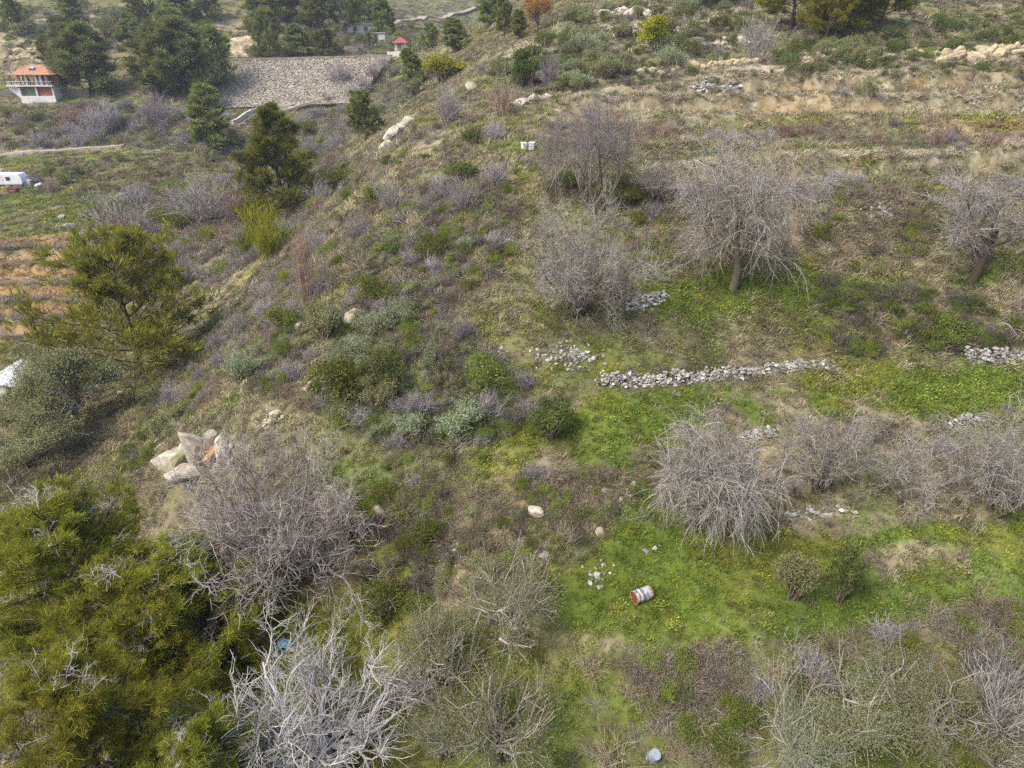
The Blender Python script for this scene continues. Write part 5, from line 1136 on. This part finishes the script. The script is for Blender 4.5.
m = MB(); m.box(-W_, -W_ + .35, 0, 6.5, -2.5, 2.6).box(W_ - .35, W_, 0, 6.5, -2.5, 2.6).box(-.18, .18, 0, 6.5, -2.5, 2.6).box(-W_ + .35, W_ - .35, 5.5, 6.5, -2.5, 2.6); m.box(-W_ + .35, -.18, 0, .5, -2.5, .35).box(.18, W_ - .35, 0, .5, -2.5, .35)
m.build('wall', WHITE, house)
MB().prism([(-W_ - .02, -.3), (-W_ - .02, 2.3), (-W_ - 2.6, 2.3), (-W_ - 2.4, 2.0)], 'y', .2, .6).build('stair_wall', WHITE, house)
MB().box(-W_ + .36, -.19, .9, 1.0, .35, 2.6).build('shutter', GREENP, house); MB().box(.19, W_ - .36, .5, .62, .35, 2.6).build('garage_door', BRICK, house)
slab = MB().box(-W_ - 2.6, W_ + .3, -.5, 6.5, 2.6, 2.9).build('balcony', WHITE, house)
for i in range(24):
    x = -W_ - 2.3 + i * (2 * W_ + 2.4) / 23; MB().box(x - .03, x + .03, -.42, -.36, 2.9, 3.75).build('baluster', WHITE, slab)
MB().box(-W_ - 2.5, W_ + .25, -.45, -.33, 3.75, 3.85).build('rail', WHITE, slab)
MB().box(-W_ + .3, W_ - .2, 2.2, 6.4, 2.9, 5.4).build('upper_wall', TERRA, house)
for x in (-3.6, -1.7, .8, 2.0, 3.4):
    MB().box(x - .28, x + .28, -.2, .3, 2.9, 5.35).build('pillar', TERRA if x in (-3.6, 3.4) else WHITE, house)
for x, w in ((-2.6, .9), (-.6, 1.0), (1.4, .9), (2.7, .8)):
    f = MB().box(x - w / 2, x + w / 2, 2.12, 2.19, 3.0, 5.0).build('window', DWOOD, house); MB().box(x - w / 2 + .1, x + w / 2 - .1, 2.08, 2.13, 3.1, 4.9).build('pane', GLASS, f)
MB().prism([(-1.4, 5.35), (.6, 5.35), (-.2, 3.4)], 'y', -.05, .02).build('curtain', CURT, house)
rf = MB().add([(-W_ - .7, -1.2, 5.35), (W_ + .9, -1.2, 5.35), (W_ + .9, 7.0, 5.35), (-W_ - .7, 7.0, 5.35), (-1.8, 3.2, 7.5), (1.8, 3.2, 7.5)], [(0, 1, 5, 4), (1, 2, 5), (2, 3, 4, 5), (3, 0, 4), (0, 3, 2, 1)]).build('roof', TILE, house)
for i in range(13):                                         # tile courses
    y = -1.15 + i * .33; f = (y + 1.2) / 4.4; MB().box(-W_ - .65 + f * 2.2, W_ + .85 - f * 2.3, y, y + .1, 5.37 + f * 2.15, 5.44 + f * 2.15).build('tile_course', TILE, rf)
MB().add([(-W_ - 3.0, -.6, 5.0), (-W_ + .2, -.6, 5.3), (-W_ + .2, 4.0, 5.3), (-W_ - 3.0, 4.0, 5.0), (-W_ - 3.0, -.6, 5.12), (-W_ + .2, -.6, 5.42), (-W_ + .2, 4.0, 5.42), (-W_ - 3.0, 4.0, 5.12)], [(0, 3, 2, 1), (4, 5, 6, 7), (0, 1, 5, 4), (1, 2, 6, 5), (2, 3, 7, 6), (3, 0, 4, 7)]).build('veranda_roof', DWOOD, house)
for x in (-W_ - 2.7, -W_ - 1.2): MB().box(x - .08, x + .08, -.3, -.14, 2.9, 5.05).build('post', DWOOD, house)
MB().box(W_ - .1, W_ + 1.6, .5, 4.5, 2.9, 5.0).build('side_room', DWOOD, house)
tk = MB().box(-.7, .7, .6, 1.0, 6.15, 6.75).build('solar_panel', BLUE, house); MB().box(-.45, .45, 1.0, 1.6, 6.5, 7.15).build('water_tank', WHITE, tk, .1)
hs_ = HS * 43 / 8.8; house.scale = (hs_ * .80,) * 3
ribbon('garden_wall', [(57, 97), (72, 97), (90, 96)], .4, STONE, .0, 30, 1.5, 'pale garden wall right of the house', 'wall')
ribbon('garden_wall', [(-20, 98), (5, 97), (20, 97)], .4, STONE, .0, 30, 1.2, 'pale garden wall left of the house', 'wall')
# ------------------------------------------------------------------ little hut and pale building beyond the embankment
p = pt_Y(401, 54, 196); p[2] = gz(p[0], p[1]); hut = empty('hut', p); tag(hut, 'tiny hut with a red roof at the right end of the embankment', 'hut')
for x in (-1.3, 1.3):
    for y in (0, 2.4): MB().box(x - .15, x + .15, y - .15, y + .15, -1, 2.6).build('pillar', WHITE, hut)
MB().box(-1.4, .2, 2.3, 2.5, -1, 2.6).build('wall', CONC, hut); MB().box(.2, 1.4, .1, .25, -1, 2.2).build('door', CONC, hut)
MB().add([(-2.0, -.7, 2.6), (2.0, -.7, 2.6), (2.0, 3.1, 2.6), (-2.0, 3.1, 2.6), (0, 1.2, 4.0)], [(0, 1, 4), (1, 2, 4), (2, 3, 4), (3, 0, 4), (0, 3, 2, 1)]).build('roof', mat_solid('red_roof', (.34, .10, .09), (.28, .09, .08), 2, .7), hut)
ribbon('garden_wall', [(388, 57), (398, 57), (408, 56.5)], .5, CONC, .0, 20, 1.2, 'low pale wall in front of the tiny red-roofed hut', 'wall')
p = pt_Y(358, 40, 236); p[2] = gz(p[0], p[1]); bd = empty('flat_roofed_building', p, .15); tag(bd, 'low pale flat-roofed building among trees above the embankment', 'building')
MB().box(-5.5, 5.5, 0, 6, -3, 2.6).build('wall', WHITE, bd); MB().box(-6, 6, -.5, 6.4, 2.6, 2.9).build('roof', CONC, bd)
for x in (-3.6, -.6, 2.6): MB().box(x - .6, x + .6, -.05, .06, .8, 2.0).build('window', GLASS, bd)
p = pt_Y(377, 47, 222); p[2] = gz(p[0], p[1]); sb = empty('flat_roofed_building', p, -.1); tag(sb, 'small grey block shed left of the tiny red-roofed hut', 'building')
MB().box(-2.6, 2.6, 0, 4, -2, 2.4).build('wall', CONC, sb); MB().box(-2.9, 2.9, -.3, 4.3, 2.4, 2.6).build('roof', GREYM, sb); MB().box(-.5, .5, -.05, .06, 0, 2.0).build('door', DWOOD, sb)
# ------------------------------------------------------------------ caravan and the odds and ends beside it
p = at(8, 187); s = depth(p) / FPX; cv_ = empty('caravan', (p[0], p[1], p[2]), .06); tag(cv_, 'white caravan parked in the field at the left edge', 'caravan')
L_, hgt_ = 31 * s / 2, 12.5 * s
MB().prism([(-L_, .35), (L_ * .93, .35), (L_, .8), (L_ * .96, hgt_ * .72), (L_ * .82, hgt_ * .97), (-L_ * .8, hgt_), (-L_, hgt_ * .85)], 'y', 0, 2.1).build('body', mat_solid('caravan_white', (.80, .81, .82), (.70, .72, .74), .8, .4), cv_, .08)
for x in (-L_ * .62, .15 * L_): MB().box(x - .35, x + .35, -.03, .02, hgt_ * .5, hgt_ * .78).build('window', GLASS, cv_)
MB().box(-L_ * .3 - .32, -L_ * .3 + .32, -.025, .02, .45, hgt_ * .85).build('door', WHITE, cv_)
for x in (-.5, .5):
    for y in (.12, 1.9):
        w_ = MB().lathe([(.12, -.09), (.33, -.09), (.36, 0), (.33, .09), (.12, .09)], 18).build('wheel', mat_solid('tyre', (.03, .03, .03), (.04, .04, .04), 5, .9), cv_); w_.rotation_euler = (math.pi / 2, 0, 0); w_.location = (x, y, .36)
MB().prism([(-.06, 0), (.06, 0), (.06, .1), (-.06, .1)], 'x', L_ * .9, L_ + .9).build('tow_bar', GREYM, cv_)
def crate(name, px, py, wpx, hpx, mt, label, cat, dep=.8, lid=None, rz=.1):
    p = at(px, py); s = depth(p) / FPX; w, h = wpx * s / 2, hpx * s; e = empty(name, p, rz); t = .04
    b = MB().box(-w, w, 0, t, -.1, h).box(-w, w, dep - t, dep, -.1, h).box(-w, -w + t, t, dep - t, -.1, h).box(w - t, w, t, dep - t, -.1, h).box(-w + t, w - t, t, dep - t, -.1, .05); b.build('body', mt, e)
    MB().box(-w - .03, w + .03, -.03, dep + .03, h, h + .06).build('lid', lid or mt, e); MB().box(-w * .5, w * .5, -.035, -.002, h * .55, h * .68).build('handle', lid or GREYM, e); return tag(e, label, cat)
crate('storage_box', 27, 186, 6.5, 5, WHITE, 'small white box beside the caravan', 'box')
crate('storage_box', 13, 193.5, 8, 4.5, mat_solid('dark_red', (.22, .05, .04), (.16, .04, .03), 3, .7), 'dark red crate in front of the caravan', 'box')
crate('storage_box', 49, 185, 6, 4.5, mat_solid('rust_red', (.28, .10, .08), (.20, .08, .06), 3, .7), 'rust-red box among the junk right of the caravan', 'box')
def sheet(name, px, py, wpx, hpx, mt, label, cat, seed, hm=.3, tilt=.3):
    """crumpled sheet or bag lying on the ground"""
    p = at(px, py); s = depth(p) / FPX; n = 22; u = np.linspace(-1, 1, n); A_, B_ = np.meshgrid(u, u, indexing='ij'); r = np.sqrt(A_ ** 2 + B_ ** 2)
    dep_ = math.atan2(CAM[2] - p[2], math.hypot(p[0], p[1])); w = wpx * s / 2; l_ = max(hpx * s / 2 / max(math.sin(dep_), .3), .2)
    X_ = A_ * w * (1 + .2 * (vnoise(B_ * 2 + seed, B_ * 0, seed) - .5)); Y_ = B_ * l_ * (1 + .2 * (vnoise(A_ * 2 + seed, A_ * 0, seed + 1) - .5))
    Z_ = hm * ((1 - np.clip(np.maximum(abs(A_), abs(B_)), 0, 1) ** 2) * .6 + .5 * vnoise(A_ * 3 + seed, B_ * 3, seed + 2) + .2 * vnoise(A_ * 8, B_ * 8 + seed, seed + 3))
    i, j = np.meshgrid(np.arange(n - 1), np.arange(n - 1), indexing='ij'); b = (i * n + j).ravel(); top = np.stack([X_, Y_, Z_], -1).reshape(-1, 3); bot = top * [1, 1, 0] - [0, 0, .05]
    V = np.concatenate([top, bot]); F1 = np.stack([b, b + n, b + n + 1, b + 1], -1); F = np.concatenate([F1, F1[:, ::-1] + n * n])
    o = obj_me(name, mesh_np(name, V, F, None, mt, smooth=False), None, (p[0], p[1], p[2] + .02)); return tag(o, label, cat)
sheet('plastic_bag', 40, 186, 5, 3, WHITE, 'white plastic bag on the field right of the caravan', 'bag', 3, .5)
sheet('tarpaulin', 38, 183, 12, 4, mat_solid('navy_tarp', (.06, .07, .12), (.04, .05, .09), 3, .6), 'dark blue tarpaulin heap right of the caravan', 'tarpaulin', 4, .9)
sheet('tarpaulin', 2, 175, 10, 4, mat_solid('grey_tarp', (.50, .50, .54), (.40, .40, .44), 3, .6), 'grey tarpaulin behind the caravan roof at the left edge', 'tarpaulin', 5, 1.0)
LBLUE = mat_solid('light_blue_plastic', (.28, .50, .60), (.20, .40, .52), 4, .5)
sheet('plastic_sheet', 286, 646, 15, 8, LBLUE, 'light blue plastic sheet behind the branches of the whitish bare tree', 'plastic sheet', 6, .3)
sheet('plastic_sheet', 113, 497, 5, 4, LBLUE, 'small light blue plastic scrap above the big pines', 'plastic sheet', 8, .2)
# two white boxes on the green path
crate('storage_box', 525, 149, 4, 5, WHITE, 'white plastic box on the green path, left one of two', 'box', .5, rz=.3)
crate('storage_box', 531, 150, 5, 6, WHITE, 'white plastic box on the green path, right one of two', 'box', .6, rz=-.2)
# shed with a pale sheet roof in the olive trees
p = at(16, 406); sh_ = empty('shed', (p[0], p[1], gz(p[0], p[1])), -.25); tag(sh_, 'shed with a pale sheet-metal roof half hidden by olive trees', 'shed')
m = MB(); m.box(-1.6, 1.6, 0, .12, -.6, 1.7).box(-1.6, 1.6, 2.5, 2.62, -.6, 2.0).box(-1.6, -1.48, .12, 2.5, -.6, 1.8).box(1.48, 1.6, .12, 2.5, -.6, 1.8); m.build('wall', CONC, sh_); MB().box(-.4, .4, -.04, -.003, 0, 1.6).build('door', DWOOD, sh_)
ROOFM = mat_solid('pale_sheet_metal', (.70, .72, .72), (.62, .64, .64), .8, .45, metal=.0)
for i in range(4):
    x0 = -1.85 + i * .93; pts = [(x0 + j * .093, .035 * math.sin(j * math.pi / 1.0 * .5 * 2 + .8) ) for j in range(11)]
    V = [(a, y, 1.78 + (y + .2) * .11 + b + .01 * (i % 2)) for y in (-.3, 2.9) for a, b in pts]; V += [(a, b, c - .02) for a, b, c in V]; k = 22
    F = [(j, j + 1, j + 12, j + 11) for j in range(10)] + [(k + j + 1, k + j, k + j + 11, k + j + 12) for j in range(10)] + [(j + 1, j, k + j, k + j + 1) for j in range(10)]
    MB().add(V, F).build('roof_sheet', ROOFM, sh_)
# ------------------------------------------------------------------ painted steel drum on the lower lawn
a, b = at(631, 604), at(652, 594); ax = Vector(b - a); yaw = math.atan2(ax.y, ax.x); rD, lD = .30, .86
m, nt, out = new_mat('drum_paint'); bsd = nt.nodes.new('ShaderNodeBsdfPrincipled'); bsd.inputs['Roughness'].default_value = .55
tc = nt.nodes.new('ShaderNodeTexCoord'); sp = nt.nodes.new('ShaderNodeSeparateXYZ'); nt.links.new(tc.outputs['Object'], sp.inputs[0])
zz = math_n(nt, 'DIVIDE', sp.outputs['Z'], lD); c = ramp_n(nt, zz, [(0, (.48, .40, .26)), (.10, (.50, .52, .50)), (.17, (.10, .15, .19)), (.25, (.55, .53, .55)), (.33, (.48, .46, .50)), (.42, (.24, .06, .09)), (.50, (.42, .54, .58)), (.80, (.38, .48, .55)), (.93, (.50, .38, .24))])
for el in nt.nodes:
    if el.type == 'VALTORGB': el.color_ramp.interpolation = 'EASE'
n1 = noise_n(nt, 9, 3, .6); c = mix_rgb(nt, ramp_n(nt, n1, [(.55, (0, 0, 0)), (.60, (1, 1, 1))]), c, (.07, .10, .15))
n2 = noise_n(nt, 3.5, 6, .75); c = mix_rgb(nt, ramp_n(nt, n2, [(.50, (0, 0, 0)), (.60, (1, 1, 1))]), c, (.26, .11, .045))
nt.links.new(c, bsd.inputs['Base Color']); nt.links.new(bsd.outputs[0], out.inputs[0]); DRUM = m
RUST = mat_solid('rusty_steel', (.26, .075, .03), (.16, .05, .025), 6, .9, .4)
c0 = (a + b) / 2; dr = empty('steel_drum', (c0[0], c0[1], gz(c0[0], c0[1]) - .04)); dr.scale = (.74,) * 3; dr.rotation_euler = (0, 0, yaw); tag(dr, 'rusty painted steel drum lying on its side on the lower lawn', 'drum')
def dpart(name, prof, mt, cap, z0=0):
    o = MB().lathe(prof, 32, cap).build(name, mt, dr, smooth=True); o.rotation_euler = (0, math.pi / 2, 0); o.location = (-lD / 2, 0, rD); return o
dpart('body', [(rD, .0), (rD, lD * .31), (rD + .014, lD * .33), (rD, lD * .35), (rD, lD * .64), (rD + .014, lD * .66), (rD, lD * .68), (rD, lD)], DRUM, False)
dpart('rim', [(rD - .012, -.012), (rD + .012, -.012), (rD + .012, .02), (rD, .022)], mat_solid('rim_cream', (.55, .48, .33), (.35, .22, .12), 8, .7), False)
dpart('rim', [(rD, lD - .022), (rD + .012, lD - .02), (rD + .012, lD + .012), (rD - .012, lD + .012)], RUST, False)
dpart('lid', [(rD - .005, .028), (rD * .55, .03), (.01, .032)], RUST, True); dpart('base', [(.01, lD - .03), (rD - .005, lD - .028)], RUST, True)
# upturned bucket at the bottom edge
p = at(655, 760); bk = empty('bucket', p + np.array([0, 0, .26])); bk.rotation_euler = (math.pi + .35, .2, 0); tag(bk, 'grey-blue plastic bucket in the grass at the bottom edge', 'bucket'); BK = mat_solid('grey_blue_plastic', (.34, .40, .44), (.28, .34, .38), 5, .5)
MB().lathe([(.16, 0), (.19, .28), (.20, .28), (.20, .31), (.175, .31), (.15, .03)], 24, False).build('body', BK, bk, smooth=True); MB().lathe([(.01, -.003), (.158, -.001)], 24, True).build('bottom', BK, bk)
MB().lathe([(.198, .285), (.212, .29), (.212, .315), (.198, .315)], 24, False).build('rim', BK, bk)

# ------------------------------------------------------------------ labels that say which shrub, by its neighbours
LM = [(441, 70, 'bright round bush'), (652, 40, 'yellow-green upright bush'), (529, 70, 'dark upright bush'), (757, 40, 'bare cliff bush'), (840, 30, 'pale pine trunk'), (950, 50, 'tall cliff band'), (640, 70, 'cliff band'), (565, 250, 'wide twiggy tree'), (745, 210, 'weeping terrace tree'), (970, 220, 'leaning tree'),
      (585, 160, 'tall lilac tree'), (715, 480, 'fore weeping tree'), (815, 445, 'many-stemmed tree'), (905, 470, 'sparse tree'), (985, 460, 'arching tree'), (280, 520, 'grey-brown tree'), (310, 690, 'whitish tree'), (135, 290, 'broad open pine'), (283, 170, 'dark valley pine'), (213, 120, 'slim pine'), (370, 115, 'rounded pine'),
      (195, 450, 'rock outcrop'), (345, 380, 'wide green shrub'), (552, 420, 'pointed lawn bush'), (536, 508, 'large boulder'), (642, 597, 'painted drum'), (870, 700, 'large grey-green shrubs'), (505, 600, 'rounded grey-green shrub'), (308, 260, 'pinkish shrub'), (388, 190, 'crooked small tree'), (362, 262, 'russet bush'), (450, 105, 'round lilac shrub'),
      (505, 95, 'red canes'), (528, 145, 'white boxes'), (700, 375, 'long stone wall'), (35, 82, 'house'), (10, 182, 'caravan'), (290, 80, 'embankment'), (402, 45, 'red-roofed hut'), (186, 60, 'pine clump'), (340, 30, 'far pine row'), (60, 400, 'olive trees'), (794, 577, 'lawn bush pair'), (780, 700, 'yellow-leaved bramble'), (1000, 350, 'edge stone wall'), (430, 250, 'ridge green shrub'), (496, 360, 'pale rubble patch'), (355, 318, 'tan boulder'), (95, 130, 'large lilac bush')]
def topix(x, y, z):
    dy, dz = y - CAM[1], z - CAM[2]; f = dy * cP - dz * sP; u = dy * sP + dz * cP; return 512 + FPX * x / f, 384 - FPX * u / f
recs = {}
for (nm, lb, where, x, y, s), o in zip(AUTO, AUTO_O):
    px, py = topix(x, y, gz(x, y)); q = min(LM, key=lambda l: (l[0] - px) ** 2 + (l[1] - py) ** 2); dx, dy = px - q[0], py - q[1]
    side = ('right of' if dx > 0 else 'left of') if abs(dx) > abs(dy) else ('below' if dy > 0 else 'above')
    szp = s * FPX / depth(np.array([x, y, gz(x, y)])); sz = 'large ' if szp > 26 else ('tiny ' if szp < 9 else ('small ' if szp < 16 else ''))
    recs.setdefault('%s%s %s the %s' % (sz, lb, side, q[2]), []).append((px, o))
ORD = ['leftmost'] + ['%s from left' % q for q in NTH[1:]]
for lab, L in recs.items():
    L.sort(key=lambda r: r[0])
    for i, (px, o) in enumerate(L):
        t = lab
        if len(L) > 1: t = lab + ', ' + ('rightmost' if i == len(L) - 1 else ORD[min(i, 11)])
        o['label'] = t

# ------------------------------------------------------------------ the air
m = bpy.data.materials.new('haze_air'); m.use_nodes = True; nt = m.node_tree
for n in list(nt.nodes): nt.nodes.remove(n)
out = nt.nodes.new('ShaderNodeOutputMaterial'); pv = nt.nodes.new('ShaderNodeVolumePrincipled'); pv.inputs['Color'].default_value = (.80, .88, 1.0, 1); pv.inputs['Density'].default_value = 0.00035; pv.inputs['Anisotropy'].default_value = 0.2
nt.links.new(pv.outputs[0], out.inputs['Volume'])
zt = float(GZ.max()) + 25; zb = float(GZ.min()) - 1.5
o = MB().box(-1450, 1450, -60, 1450, zb, zt).build('haze', m); tag(o, 'thin bluish haze in the air over the valley', 'haze', kind='stuff')
